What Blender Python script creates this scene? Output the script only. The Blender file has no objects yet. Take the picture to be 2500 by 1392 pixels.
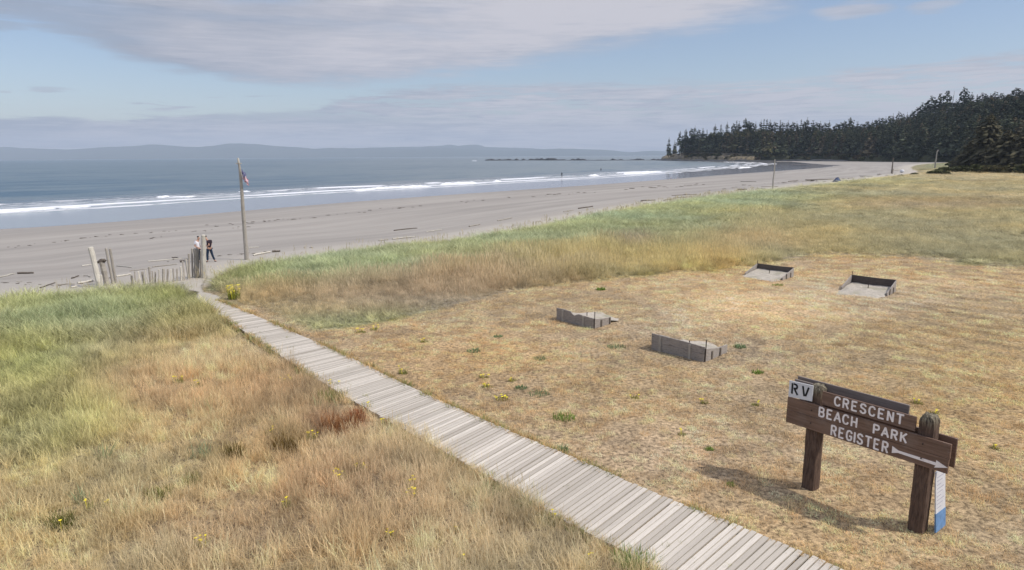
import bpy, bmesh, math, random
import numpy as np
from mathutils import Vector, Matrix
R = math.radians
rng = np.random.default_rng(7)
random.seed(7)
SC = bpy.context.scene
COL = SC.collection

# ------------------------------------------------------------------ camera, sky, sun, exposure
F_PX, IW, IH = 1650.0, 2500, 1392
PITCH, ROLL, HC = math.atan(315/1650), R(0.4), 6.5
_fw = np.array([0, math.cos(PITCH), -math.sin(PITCH)]); _r0 = np.array([1., 0, 0]); _u0 = np.cross(_r0, _fw)
_rt = math.cos(ROLL)*_r0-math.sin(ROLL)*_u0; _up = math.sin(ROLL)*_r0+math.cos(ROLL)*_u0
CAM = np.array([0, 0, HC])
cam = bpy.data.objects.new('camera', bpy.data.cameras.new('camera')); COL.objects.link(cam)
cam.matrix_world = Matrix(((_rt[0], _up[0], -_fw[0], 0), (_rt[1], _up[1], -_fw[1], 0), (_rt[2], _up[2], -_fw[2], HC), (0, 0, 0, 1)))
cam.data.sensor_width = 36; cam.data.lens = 36*F_PX/IW
cam.data.clip_start = 0.1; cam.data.clip_end = 60000
SC.camera = cam
SUN_EL, SUN_AZ = R(50), math.atan2(1.6, -0.5)      # azimuth from +Y towards +X
SUN_STRENGTH, SKY_STRENGTH, HAZE = 3.35, 0.11, 0.000078
SC.view_settings.view_transform = 'Standard'; SC.view_settings.look = 'None'
SC.view_settings.exposure = 0.02; SC.view_settings.gamma = 1.0
sd = Vector((math.sin(SUN_AZ)*math.cos(SUN_EL), math.cos(SUN_AZ)*math.cos(SUN_EL), math.sin(SUN_EL)))
sun = bpy.data.objects.new('sun', bpy.data.lights.new('sun', 'SUN')); COL.objects.link(sun)
sun.data.energy = SUN_STRENGTH; sun.data.angle = R(0.6); sun.data.color = (1, .95, .86)
sun.rotation_euler = sd.to_track_quat('Z', 'Y').to_euler(); sun.location = (0, 0, 60)
SC.cycles.max_bounces = 6; SC.cycles.transparent_max_bounces = 8; SC.cycles.volume_bounces = 0
SC.cycles.use_denoising = True

class NT:
    """tiny node-tree helper"""
    def __init__(s, tree): s.t = tree; s.n = tree.nodes; s.l = tree.links
    def new(s, typ, ins=None, **kw):
        nd = s.n.new(typ)
        for k, v in kw.items(): setattr(nd, k, v)
        for k, v in (ins or {}).items(): s.put(nd.inputs[k], v)
        return nd
    def put(s, sock, v):
        if isinstance(v, bpy.types.NodeSocket): s.l.new(v, sock)
        elif isinstance(v, bpy.types.Node): s.l.new(v.outputs[0], sock)
        else:
            if hasattr(sock.default_value, '__len__') and not hasattr(v, '__len__'): v = [v]*len(sock.default_value)
            if hasattr(sock.default_value, '__len__') and len(sock.default_value) == 4 and len(v) == 3: v = (*v, 1)
            sock.default_value = v
    def m(s, op, a, b=0.0, c=None, clamp=False):
        nd = s.n.new('ShaderNodeMath'); nd.operation = op; nd.use_clamp = clamp
        s.put(nd.inputs[0], a); s.put(nd.inputs[1], b)
        if c is not None: s.put(nd.inputs[2], c)
        return nd.outputs[0]
    def mr(s, v, a, b, c=0., d=1., smooth=True):
        nd = s.new('ShaderNodeMapRange', {'Value': v, 'From Min': a, 'From Max': b, 'To Min': c, 'To Max': d})
        nd.interpolation_type = 'SMOOTHSTEP' if smooth else 'LINEAR'
        return nd.outputs[0]
    def mix(s, f, a, b, mode='MIX'):
        nd = s.n.new('ShaderNodeMix'); nd.data_type = 'RGBA'; nd.blend_type = mode
        s.put(nd.inputs[0], f); s.put(nd.inputs[6], a); s.put(nd.inputs[7], b)
        return nd.outputs[2]
    def noise(s, vec, scale=1., detail=4., rough=.55, dist=0.):
        nd = s.new('ShaderNodeTexNoise', {'Scale': scale, 'Detail': detail, 'Roughness': rough, 'Distortion': dist})
        if vec is not None: s.put(nd.inputs['Vector'], vec)
        return nd.outputs['Fac']
    def comb(s, x=0., y=0., z=0.):
        return s.new('ShaderNodeCombineXYZ', {0: x, 1: y, 2: z}).outputs[0]
    def curve(s, v, pts, x0, x1, y0, y1):
        """piecewise-linear y(x) through a Float Curve node"""
        t = s.mr(v, x0, x1, 0, 1, False)
        nd = s.n.new('ShaderNodeFloatCurve'); c = nd.mapping.curves[0]
        P = [((x-x0)/(x1-x0), (y-y0)/(y1-y0)) for x, y in pts]
        c.points[0].location = P[0]; c.points[1].location = P[-1]
        for p in P[1:-1]: c.points.new(*p)
        nd.mapping.update(); s.put(nd.inputs['Value'], t)
        return s.m('ADD', s.m('MULTIPLY', nd.outputs[0], y1-y0), y0)

def build_world():
    w = bpy.data.worlds.new('World'); SC.world = w; w.use_nodes = True
    n = NT(w.node_tree); n.n.clear()
    sky = n.new('ShaderNodeTexSky'); sky.sky_type = 'NISHITA'; sky.sun_disc = False
    sky.sun_elevation = SUN_EL; sky.sun_rotation = SUN_AZ; sky.altitude = 0
    sky.air_density = 1.0; sky.dust_density = 0.6; sky.ozone_density = 1.5
    geo = n.new('ShaderNodeTexCoord')
    sep = n.new('ShaderNodeSeparateXYZ', {0: geo.outputs['Generated']})
    x, y, z = sep.outputs
    az = n.m('DIVIDE', n.m('ARCTAN2', x, y), R(1))            # degrees from +Y
    el = n.m('DIVIDE', n.m('ARCSINE', z), R(1))
    # warped coordinates: clouds are much wider than tall near the horizon
    v1 = n.comb(n.m('MULTIPLY', az, .07), n.m('MULTIPLY', el, .42), 0.)
    n1 = n.noise(v1, 1.0, 9, .56, .25)
    v2 = n.comb(n.m('MULTIPLY', az, .045), n.m('MULTIPLY', el, .30), 7.3)
    n2 = n.noise(v2, 1.0, 5, .5, .2)
    v3 = n.comb(n.m('MULTIPLY', az, .16), n.m('MULTIPLY', el, 1.5), 3.1)
    n3 = n.noise(v3, 1.0, 8, .6, .5)
    v4 = n.comb(n.m('MULTIPLY', az, .30), n.m('MULTIPLY', el, 4.2), 11.); n4 = n.noise(v4, 1.0, 9, .62, .6)
    dw = n.m('ADD', n.m('ADD', n.m('MULTIPLY', n.m('SUBTRACT', n1, .5), 3.0), n.m('MULTIPLY', n.m('SUBTRACT', n3, .5), 1.8)), n.m('MULTIPLY', n.m('SUBTRACT', n4, .5), 1.0))
    elw = n.m('ADD', el, dw)
    lo = n.curve(az, [(-60, 9.2), (-36, 8.8), (-32, 8.0), (-27, 6.4), (-20, 5.5), (-15, 5.5), (-7, 6.2), (0, 7.0), (7, 7.8), (13, 8.4), (18, 9.3), (23, 10.9), (26, 13), (60, 18)], -60, 60, 0, 20)
    hi = n.curve(az, [(-60, 13), (-36, 11.2), (-30, 11.6), (-25, 12.3), (-19, 11.8), (-16, 12.3), (-12, 14), (-6, 18), (20, 20), (60, 20)], -60, 60, 0, 20)
    big = n.m('MULTIPLY', n.mr(n.m('SUBTRACT', elw, lo), -.35, n.mr(az, -5., 20., 1.2, 2.4)), n.mr(n.m('SUBTRACT', hi, elw), -.9, 1.5))
    big = n.m('MULTIPLY', big, n.mr(n2, .28, .50, .72, 1.0))
    top2 = n.curve(az, [(-60, 2.6), (-37, 2.5), (-32, 2.9), (-24, 3.3), (-17, 3.5), (-13, 4.9), (-6, 5.7), (3, 5.9), (12, 5.7), (20, 5.8), (27, 6.2), (37, 6.6), (60, 7)], -60, 60, 0, 20)
    elw2 = n.m('ADD', el, n.m('ADD', n.m('MULTIPLY', n.m('SUBTRACT', n1, .5), 1.6), n.m('MULTIPLY', n.m('SUBTRACT', n3, .5), 2.2)))
    low = n.mr(n.m('SUBTRACT', top2, n.m('ADD', elw2, n.m('MULTIPLY', n.m('SUBTRACT', n4, .5), .9))), -.08, .5)
    streak = n.mr(n3, .42, .56, .25, .95)
    streak = n.m('MAXIMUM', streak, n.mr(n4, .44, .58, .2, .9))
    low = n.m('MULTIPLY', low, n.m('MAXIMUM', streak, n.mr(el, 4.6, 2.2, 0., .97)))
    # thin streaks between the two layers, at the left and small puffs on the right
    st = n.m('MULTIPLY', n.mr(n3, .55, .66, 0., .75), n.m('MULTIPLY', n.mr(el, 3.0, 3.6), n.mr(el, 5.4, 4.2)))
    st = n.m('MULTIPLY', st, n.mr(az, -12., -20.))
    def puff(a0, e0, ra, re, k):
        da = n.m('DIVIDE', n.m('SUBTRACT', az, a0), ra); de = n.m('DIVIDE', n.m('SUBTRACT', el, n.m('ADD', e0, n.m('MULTIPLY', n.m('SUBTRACT', n3, .5), 1.2))), re)
        return n.m('MULTIPLY', n.mr(n.m('ADD', n.m('MULTIPLY', da, da), n.m('MULTIPLY', de, de)), 1.25, .1), k)
    p1 = puff(25.6, 10.05, 3.0, .62, .8); p2 = puff(30.6, 9.9, 1.9, .45, .6); p3 = puff(-35.8, 8.55, 2.4, .35, .55)
    rest = n.m('MULTIPLY', n.mr(n.noise(n.comb(x, y, n.m('MULTIPLY', z, 2.)), 2.2, 7, .55), .40, .58), n.mr(el, 16., 24., 0., .85))
    mask = big
    for q in (low, st, p1, p2, p3, rest): mask = n.m('MAXIMUM', mask, q)
    # cloud brightness: lilac grey, lighter towards the right and top, darker bellies at the left
    b = n.m('ADD', n.m('MULTIPLY', n.mr(az, -30., 8., .06, .74), n.mr(el, 5., 6.8, .55, 1.)), n.m('MULTIPLY', n.m('SUBTRACT', n2, .5), 1.6))
    b = n.m('ADD', b, n.m('ADD', n.m('MULTIPLY', n.m('SUBTRACT', n1, .5), 1.1), n.m('MULTIPLY', n.m('SUBTRACT', n3, .5), n.mr(el, 7., 4., .6, 1.9))))
    b = n.m('ADD', b, n.m('MULTIPLY', n.m('SUBTRACT', n4, .5), n.mr(el, 7., 4., 1.0, 3.0)))
    b = n.m('ADD', b, n.m('MULTIPLY', n.mr(n.m('SUBTRACT', elw, lo), .2, 2.4, -.22, .12), n.mr(el, 5.5, 6.5)))
    b = n.m('ADD', b, n.mr(el, 5.5, 1.5, .16, .52))
    ccol = n.mix(n.m('MINIMUM', n.m('MAXIMUM', b, 0.), 1.), (.330, .372, .465), (.610, .600, .655))
    ccol = n.mix(1., ccol, n.new('ShaderNodeCombineColor', {0: n.mr(el, 15., 35., 1., 2.8), 1: n.mr(el, 15., 35., 1., 2.8), 2: n.mr(el, 15., 35., 1., 2.8)}).outputs[0], 'MULTIPLY')  # unseen clouds overhead brightened to add fill light to the shadows
    blue = n.new('ShaderNodeVectorMath', {0: sky.outputs[0], 1: (SKY_STRENGTH,)*3}); blue.operation = 'MULTIPLY'
    bluec = n.mix(1., blue.outputs[0], (1.06, 1.03, 1.08), 'MULTIPLY')
    out = n.mix(mask, bluec, ccol)
    bg = n.new('ShaderNodeBackground', {'Color': out, 'Strength': 1.0})
    n.new('ShaderNodeOutputWorld', {'Surface': bg.outputs[0]})
build_world()

# ------------------------------------------------------------------ geometry of the place
def ray(px, py): return _fw*F_PX+_rt*(px-IW/2)-_up*(py-IH/2)
def un(px, py, z=0.):
    d = ray(px, py); return CAM+d*(z-HC)/d[2]
def at_y(px, py, Y):
    d = ray(px, py); return CAM+d*Y/d[1]
def pr(x, y, z):
    x = np.asarray(x, float); y = np.asarray(y, float); z = np.asarray(z, float)-HC
    w = np.maximum(x*_fw[0]+y*_fw[1]+z*_fw[2], .5)
    return IW/2+F_PX*(x*_rt[0]+y*_rt[1]+z*_rt[2])/w, IH/2-F_PX*(x*_up[0]+y*_up[1]+z*_up[2])/w

_tab = np.random.default_rng(3).random((256, 256))
def vnoise(x, y):
    x = np.asarray(x, float); y = np.asarray(y, float)
    xi = np.floor(x).astype(int); yi = np.floor(y).astype(int); fx = x-xi; fy = y-yi
    fx = fx*fx*(3-2*fx); fy = fy*fy*(3-2*fy)
    g = lambda i, j: _tab[i & 255, j & 255]
    return (g(xi, yi)*(1-fx)+g(xi+1, yi)*fx)*(1-fy)+(g(xi, yi+1)*(1-fx)+g(xi+1, yi+1)*fx)*fy
def fbm(x, y, s=1., o=4, seed=0):
    v = 0; a = 1; t = 0
    for i in range(o):
        v = v+a*vnoise(x/s+seed*17.3+i*31.7, y/s+seed*9.1+i*11.3); t += a; a *= .5; s *= .5
    return v/t
def sstep(a, b, x):
    t = np.clip((np.asarray(x, float)-a)/(b-a), 0, 1); return t*t*(3-2*t)
def dseg(x, y, P, closed=False):
    P = np.asarray(P, float); d = np.full(np.shape(x), 1e18)
    n = len(P); 
    for i in range(n if closed else n-1):
        a = P[i]; b = P[(i+1) % n]; ab = b-a; L = ab@ab+1e-12
        t = np.clip(((x-a[0])*ab[0]+(y-a[1])*ab[1])/L, 0, 1)
        d = np.minimum(d, (x-a[0]-t*ab[0])**2+(y-a[1]-t*ab[1])**2)
    return np.sqrt(d)
def inside(x, y, P):
    P = np.asarray(P, float); r = np.zeros(np.shape(x), bool); n = len(P)
    for i in range(n):
        a = P[i]; b = P[(i+1) % n]
        if a[1] == b[1]: continue
        c = ((a[1] > y) != (b[1] > y)) & (x < (b[0]-a[0])*(y-a[1])/(b[1]-a[1])+a[0])
        r ^= c
    return r
def smooth_poly(P, k=3):
    P = np.asarray(P, float)
    for _ in range(k):
        Q = [P[0]]
        for a, b in zip(P[:-1], P[1:]): Q += [a*.75+b*.25, a*.25+b*.75]
        Q.append(P[-1]); P = np.array(Q)
    return P
def U(pts, z): return [tuple(un(a, b, z)[:2]) for a, b in pts]

# dune-grass edge, wet-sand edge, water edge (world coordinates of the three shore curves)
G = [(-900, -420), (-300, -130), (-120, -28), (-60, 10)]+U([(0, 724), (250, 704), (400, 694), (462, 684)], .08)+U([(520, 652), (600, 636), (700, 618), (800, 604), (900, 592), (1000, 583), (1200, 562)], .35)+U([(1500, 507), (1700, 476), (1900, 456), (2000, 445.5), (2150, 428), (2250, 418)], .15)+[(190, 330), (262, 440), (336, 520)]
G = smooth_poly(G, 2)
Wt = [(-1200, -500), (-600, -210), (-200, 5), (-100, 50)]+U([(0, 565), (300, 545), (600, 517), (1000, 484), (1300, 464), (1600, 442), (1760, 428), (1900, 419), (2000, 412.5), (2050, 406), (1990, 400)], -1.45)+[(300, 730)]
S = [(-1300, -500), (-650, -190), (-220, 25), (-120, 80)]+U([(0, 527), (300, 507), (600, 488), (1000, 464), (1300, 446), (1600, 428), (1800, 411), (1900, 403), (1905, 399), (1830, 395.5)], -1.8)+[(280, 940)]
Wt = smooth_poly(Wt, 2); S = smooth_poly(S, 2)
FOOT = [tuple(un(a, b, z)[:2]) for a, b, z in [(1611, 391.6, -1.8), (1640, 392.5, -1.8), (1700, 393.5, -1.8), (1800, 394.5, -1.6), (1900, 392.6, -1.2), (2000, 392.2, -.8), (2150, 393, -.5), (2300, 395.5, -.3), (2420, 398.5, -.2), (2520, 401, -.1)]]
FOOT = [np.array(p) for p in FOOT]+[np.array(p) for p in [(420, 455), (520, 420), (700, 370)]]
FIELD = [tuple(p) for p in G]+[(345, 515), (760, 360), (1500, -500), (0, -900), (-900, -900)]
SEA = [tuple(p) for p in S]+[tuple(FOOT[3]), tuple(FOOT[2]), tuple(FOOT[1]), tuple(FOOT[0]), (270, 1210), (420, 1300), (900, 1900), (3000, 3000), (19000, 4000), (19000, 19000), (-19000, 19000), (-19000, -500)]

def terrain(x, y):
    x = np.asarray(x, float); y = np.asarray(y, float)
    dG = dseg(x, y, G); inf = inside(x, y, FIELD); sdG = np.where(inf, -dG, dG)
    dS = dseg(x, y, S); ins = inside(x, y, SEA)
    t = np.clip(dG/(dG+dS+1e-6), 0, 1)
    zs = -.32-1.48*t**.92+.02*(fbm(x, y, 3., 3, 2)-.5)
    zsea = -1.8-np.minimum(dS*.02, 4.)
    zf = -.32*sstep(7, 0, dG)+.10*(fbm(x, y, 5., 3, 5)-.5)*sstep(1, 6, dG)*sstep(0, 60, np.hypot(x, y))
    z = np.where(inf, zf, np.where(ins, zsea, zs))
    return z, sdG, np.where(ins, dS, -dS)
def tz(x, y): return float(terrain(np.array([x]), np.array([y]))[0][0])
def gp(px, py):
    z = 0.
    for _ in range(4):
        p = un(px, py, z); z = tz(p[0], p[1])
    return np.array([p[0], p[1], z])

# ------------------------------------------------------------------ object helpers
def tag(o, label=None, cat=None, group=None, kind=None):
    if label: o['label'] = label
    if cat: o['category'] = cat
    if group: o['group'] = group
    if kind: o['kind'] = kind
    return o
def empty(name, loc, label, cat, group=None, rz=0.):
    o = bpy.data.objects.new(name, None); COL.objects.link(o); o.location = loc; o.rotation_euler = (0, 0, rz)
    o.empty_display_size = .2
    return tag(o, label, cat, group)
def mesh_np(name, V, Fq, mats, attrs=None, smooth=False, parent=None, link=True):
    """V (n,3), Fq: array (m,k) or list of index lists"""
    me = bpy.data.meshes.new(name); V = np.asarray(V, np.float32)
    if isinstance(Fq, np.ndarray):
        m, k = Fq.shape
        me.vertices.add(len(V)); me.vertices.foreach_set('co', V.ravel())
        me.loops.add(m*k); me.loops.foreach_set('vertex_index', Fq.ravel().astype(np.int32))
        me.polygons.add(m); me.polygons.foreach_set('loop_start', (np.arange(m)*k).astype(np.int32))
        try: me.polygons.foreach_set('loop_total', np.full(m, k, np.int32))
        except Exception: pass
        me.update(calc_edges=True)
    else:
        me.from_pydata([tuple(map(float, v)) for v in V], [], [tuple(map(int, f)) for f in Fq]); me.update()
    for an, (typ, data) in (attrs or {}).items():
        a = me.attributes.new(an, typ, 'POINT')
        if typ == 'FLOAT': a.data.foreach_set('value', np.asarray(data, np.float32).ravel())
        elif typ == 'INT': a.data.foreach_set('value', np.asarray(data, np.int32).ravel())
        elif typ == 'FLOAT_VECTOR': a.data.foreach_set('vector', np.asarray(data, np.float32).ravel())
        elif typ == 'FLOAT_COLOR':
            d = np.asarray(data, np.float32); d = np.concatenate([d, np.ones((len(d), 1), np.float32)], 1); a.data.foreach_set('color', d.ravel())
    for m_ in (mats if isinstance(mats, (list, tuple)) else [mats]): me.materials.append(m_)
    if smooth: me.polygons.foreach_set('use_smooth', np.ones(len(me.polygons), bool))
    o = bpy.data.objects.new(name, me)
    if link: COL.objects.link(o)
    if parent: o.parent = parent
    return o

class MB:
    """mesh builder collecting shapes; rnd attribute differs per shape"""
    def __init__(s): s.v = []; s.f = []; s.r = []; s.h = []
    def add(s, V, Fs, r=None, h=None):
        o = len(s.v); r = random.random() if r is None else r
        s.v += [tuple(map(float, q)) for q in V]; s.f += [tuple(i+o for i in f) for f in Fs]
        s.r += [r]*len(V); s.h += list(h) if h is not None else [0.]*len(V)
    def box(s, c, ax, ay, az, r=None, taper=1.):
        """centre and three half-axis vectors"""
        c, ax, ay, az = map(lambda q: np.array(q, float), (c, ax, ay, az)); V = []
        for k in (-1, 1):
            t = taper if k > 0 else 1.
            for i, j in ((-1, -1), (1, -1), (1, 1), (-1, 1)): V.append(c+ax*i*t+ay*j*t+az*k)
        s.add(V, [(3, 2, 1, 0), (4, 5, 6, 7), (0, 1, 5, 4), (1, 2, 6, 5), (2, 3, 7, 6), (3, 0, 4, 7)], r)
    def tube(s, P, rad, n=8, r=None, jit=0., flat=1., caps=True):
        P = [np.array(p, float) for p in P]; rad = rad if hasattr(rad, '__len__') else [rad]*len(P)
        V = []; Fs = []
        ref = np.array([0., 0, 1]) if abs((P[-1]-P[0])[2]) < .9*np.linalg.norm(P[-1]-P[0]) else np.array([1., 0, 0])
        prof = [1+jit*(random.random()-.5)*2 for _ in range(n)]
        for i, p in enumerate(P):
            d = P[min(i+1, len(P)-1)]-P[max(i-1, 0)]; d = d/(np.linalg.norm(d)+1e-9)
            a = np.cross(d, ref); a /= np.linalg.norm(a)+1e-9; b = np.cross(d, a)
            for k in range(n):
                t = 2*math.pi*k/n; q = rad[i]*prof[k]*(1+jit*.5*(random.random()-.5))
                V.append(p+a*q*math.cos(t)+b*q*flat*math.sin(t))
        for i in range(len(P)-1):
            for k in range(n): Fs.append((i*n+k, i*n+(k+1) % n, (i+1)*n+(k+1) % n, (i+1)*n+k))
        if caps: Fs += [tuple(range(n))[::-1], tuple((len(P)-1)*n+k for k in range(n))]
        s.add(V, Fs, r)
    def ball(s, c, rx, ry=None, rz=None, n=10, m=7, r=None, jit=0.):
        ry = ry or rx; rz = rz or rx; V = []; Fs = []; c = np.array(c, float)
        for i in range(m+1):
            th = math.pi*i/m
            for k in range(n):
                ph = 2*math.pi*k/n; q = 1+jit*(random.random()-.5)
                V.append(c+np.array([rx*math.sin(th)*math.cos(ph), ry*math.sin(th)*math.sin(ph), rz*math.cos(th)])*q)
        for i in range(m):
            for k in range(n): Fs.append((i*n+k, (i+1)*n+k, (i+1)*n+(k+1) % n, i*n+(k+1) % n))
        s.add(V, Fs, r)
    def prism(s, poly, axis_u, axis_v, org, w, r=None):
        """extruded polygon: 2-D poly in (u,v), thickness vector w"""
        org, au, av, w = (np.array(q, float) for q in (org, axis_u, axis_v, w)); n = len(poly)
        V = [org+au*a+av*b for a, b in poly]+[org+au*a+av*b+w for a, b in poly]
        s.add(V, [tuple(range(n))[::-1], tuple(range(n, 2*n))]+[(i, (i+1) % n, n+(i+1) % n, n+i) for i in range(n)], r)
    def build(s, name, mat, parent=None, smooth=False, bevel=0., loc=None):
        o = mesh_np(name, s.v, s.f, mat, {'rnd': ('FLOAT', s.r), 'hgt': ('FLOAT', s.h)}, smooth)
        if bevel:
            b = o.modifiers.new('bevel', 'BEVEL'); b.width = bevel; b.segments = 2; b.limit_method = 'ANGLE'
        if parent:
            o.parent = parent
            if loc is None: o.matrix_parent_inverse = Matrix.Translation(-Vector(parent.location)) if parent.rotation_euler.z == 0 else Matrix()
        if loc is not None: o.location = loc
        return o

# ------------------------------------------------------------------ materials
def srgb(r, g, b):
    f = lambda c: (c/255/12.92 if c/255 <= .04045 else ((c/255+.055)/1.055)**2.4)
    return np.array([f(r), f(g), f(b)])
def mat(name, fn):
    m = bpy.data.materials.new(name); m.use_nodes = True; n = NT(m.node_tree); n.n.clear()
    out = n.new('ShaderNodeOutputMaterial'); sh = fn(n); n.l.new(sh, out.inputs['Surface']); return m
def princ(n, col, rough=.8, spec=.3, normal=None, **kw):
    p = n.new('ShaderNodeBsdfPrincipled', {'Base Color': col, 'Roughness': rough, 'Specular IOR Level': spec})
    if normal is not None: n.put(p.inputs['Normal'], normal)
    for k, v in kw.items(): n.put(p.inputs[k], v)
    return p.outputs[0]
def attr(n, name, typ='GEOMETRY'):
    a = n.new('ShaderNodeAttribute'); a.attribute_name = name; a.attribute_type = typ; return a
def bump(n, h, strength=.5, dist=.01):
    return n.new('ShaderNodeBump', {'Height': h, 'Strength': strength, 'Distance': dist}).outputs[0]
def pos(n): return n.new('ShaderNodeNewGeometry').outputs['Position']
def objc(n): return n.new('ShaderNodeTexCoord').outputs['Object']
def scl(n, v, s):
    nd = n.new('ShaderNodeMapping'); n.put(nd.inputs[0], v); nd.inputs['Scale'].default_value = s; return nd.outputs[0]

def wood(name, c0, c1, grain=(3, 3, .35), dark=(.03, .025, .02), gs=18, bs=.6, rough=.85):
    """weathered timber, grain along object Z"""
    def fn(n):
        v = objc(n); a = attr(n, 'rnd').outputs['Fac']
        g = n.noise(scl(n, v, (grain[0]*gs, grain[1]*gs, grain[2]*gs)), 1., 5, .65)
        big = n.noise(v, 1.7, 4, .6)
        f = n.m('ADD', n.m('MULTIPLY', n.mr(g, .3, .7), .55), n.m('MULTIPLY', a, .45))
        c = n.mix(f, c0, c1)
        c = n.mix(n.mr(g, .42, .30, 0., .75), c, dark)
        c = n.mix(n.mr(big, .55, .75, 0., .35), c, tuple(np.array(c0)*.55))
        return princ(n, c, rough, .25, bump(n, g, bs, .006))
    return mat(name, fn)
M = {}
M['grey_wood'] = wood('grey_wood', (.27, .24, .20), (.46, .42, .36))
M['dark_grey'] = wood('dark_grey', (.17, .15, .125), (.33, .30, .26)); M['pale_wood'] = wood('pale_wood', (.42, .39, .33), (.66, .61, .52), dark=(.12, .10, .08))
M['dark_wood'] = wood('dark_wood', (.09, .075, .06), (.18, .15, .12))
M['pit_wood'] = wood('pit_wood', (.22, .19, .165), (.40, .36, .32), grain=(.4, .4, 3))
M['post_wood'] = wood('post_wood', (.050, .028, .019), (.105, .058, .038), gs=9, bs=1.)
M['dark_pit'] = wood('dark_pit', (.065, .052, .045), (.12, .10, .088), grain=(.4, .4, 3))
def planks(n):
    v = objc(n); uv = attr(n, 'uvp').outputs['Vector']; a = attr(n, 'rnd').outputs['Fac']
    g = n.noise(scl(n, uv, (2.2, 60, 1)), 1., 5, .7); k = n.noise(scl(n, uv, (1.2, 9, 1)), 1., 4, .6)
    c = n.mix(a, (.41, .365, .305), (.63, .57, .49))
    c = n.mix(n.mr(g, .3, .6, .4, 0.), c, (.32, .285, .25))
    c = n.mix(n.mr(k, .58, .74, 0., .45), c, (.36, .32, .285))
    s = n.noise(v, .8, 5, .6)
    c = n.mix(n.mr(s, .55, .72, 0., .3), c, (.60, .545, .46))
    return princ(n, c, .85, .2, bump(n, g, .5, .004))
M['deck'] = mat('deck_planks', planks)
def board(n):
    v = objc(n); a = attr(n, 'rnd').outputs['Fac']
    g = n.noise(scl(n, v, (1.2, 1.2, 26)), 1., 5, .65); k = n.noise(v, 2.3, 5, .6)
    c = n.mix(n.mr(g, .3, .7), (.115, .068, .046), (.20, .125, .088))
    c = n.mix(n.mr(k, .48, .72, 0., .6), c, (.20, .15, .12))
    c = n.mix(n.mr(n.noise(scl(n, v, (8, 8, 40)), 1., 3, .6), .64, .78, 0., .5), c, (.29, .235, .20))
    return princ(n, c, .7, .3, bump(n, g, .5, .004))
M['board'] = mat('painted_board', board)
def greyback(n):
    v = objc(n); g = n.noise(scl(n, v, (1.2, 1.2, 26)), 1., 5, .65)
    return princ(n, n.mix(g, (.10, .075, .06), (.30, .25, .22)), .8, .2, bump(n, g, .5, .004))
M['board_back'] = mat('weathered_board', greyback)
def letter(n):
    k = n.noise(objc(n), 14, 4, .6)
    return princ(n, n.mix(n.mr(k, .5, .7, 0., .6), (.80, .74, .71), (.55, .47, .43)), .7, .3)
M['letter'] = mat('letter_paint', letter)
def white(n):
    k = n.noise(objc(n), 6, 4, .6); return princ(n, n.mix(k, (.50, .50, .52), (.68, .68, .69)), .5, .4)
M['white'] = mat('white_panel', white)
def simple(name, c, rough=.8, spec=.25, var=.25, sc=5.):
    def fn(n):
        k = n.noise(objc(n), sc, 4, .6); c_ = np.array(c)
        return princ(n, n.mix(k, tuple(c_*(1-var)), tuple(np.minimum(c_*(1+var), .95))), rough, spec)
    return mat(name, fn)
M['black'] = simple('black_paint', (.02, .02, .02)); M['blue'] = simple('blue_panel', (.13, .24, .42), var=.5, sc=9)
M['ink'] = simple('faded_ink', (.38, .36, .42)); M['iron'] = simple('rusty_iron', (.05, .035, .028), .6)
def topwood(n):
    v = objc(n); g = n.noise(scl(n, v, (34, 34, 5)), 1., 5, .7)
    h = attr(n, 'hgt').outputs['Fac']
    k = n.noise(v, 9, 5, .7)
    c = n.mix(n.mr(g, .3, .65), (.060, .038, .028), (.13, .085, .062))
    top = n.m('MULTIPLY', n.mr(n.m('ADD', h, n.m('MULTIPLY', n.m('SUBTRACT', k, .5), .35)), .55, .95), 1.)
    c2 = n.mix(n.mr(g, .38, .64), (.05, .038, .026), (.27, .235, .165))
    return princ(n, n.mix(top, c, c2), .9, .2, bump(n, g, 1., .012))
M['sign_post'] = mat('creosote_post', topwood)

# ------------------------------------------------------------------ colour map of the vegetation (world positions, keyed by where they were surveyed)
def blobs(px, py, base, L):
    w = np.ones(np.shape(px)); c = np.ones(np.shape(px)+(3,))*srgb(*base)
    for cx, cy, rx, ry, col, k in L:
        g = k*np.exp(-(((px-cx)/rx)**2+((py-cy)/ry)**2)); c = c+g[..., None]*srgb(*col); w = w+g
    return c/w[..., None]
TAN = (190, 160, 117)
BL_LAWN = [(1950, 745, 250, 26, (214, 182, 138), 7), (2150, 700, 240, 20, (206, 174, 130), 5), (1300, 745, 260, 32, (176, 148, 104), 3), (2350, 860, 260, 130, (174, 148, 102), 3),
           (1500, 930, 180, 60, (182, 152, 106), 2), (1950, 1010, 250, 60, (178, 148, 104), 2), (1650, 1100, 200, 50, (200, 168, 126), 3), (2000, 1330, 200, 60, (186, 158, 116), 2),
           (1000, 850, 170, 40, (182, 150, 105), 2), (2400, 1250, 120, 150, (180, 152, 108), 2), (1700, 790, 120, 25, (196, 166, 124), 3), (900, 830, 120, 30, (180, 152, 110), 2)]
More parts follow.
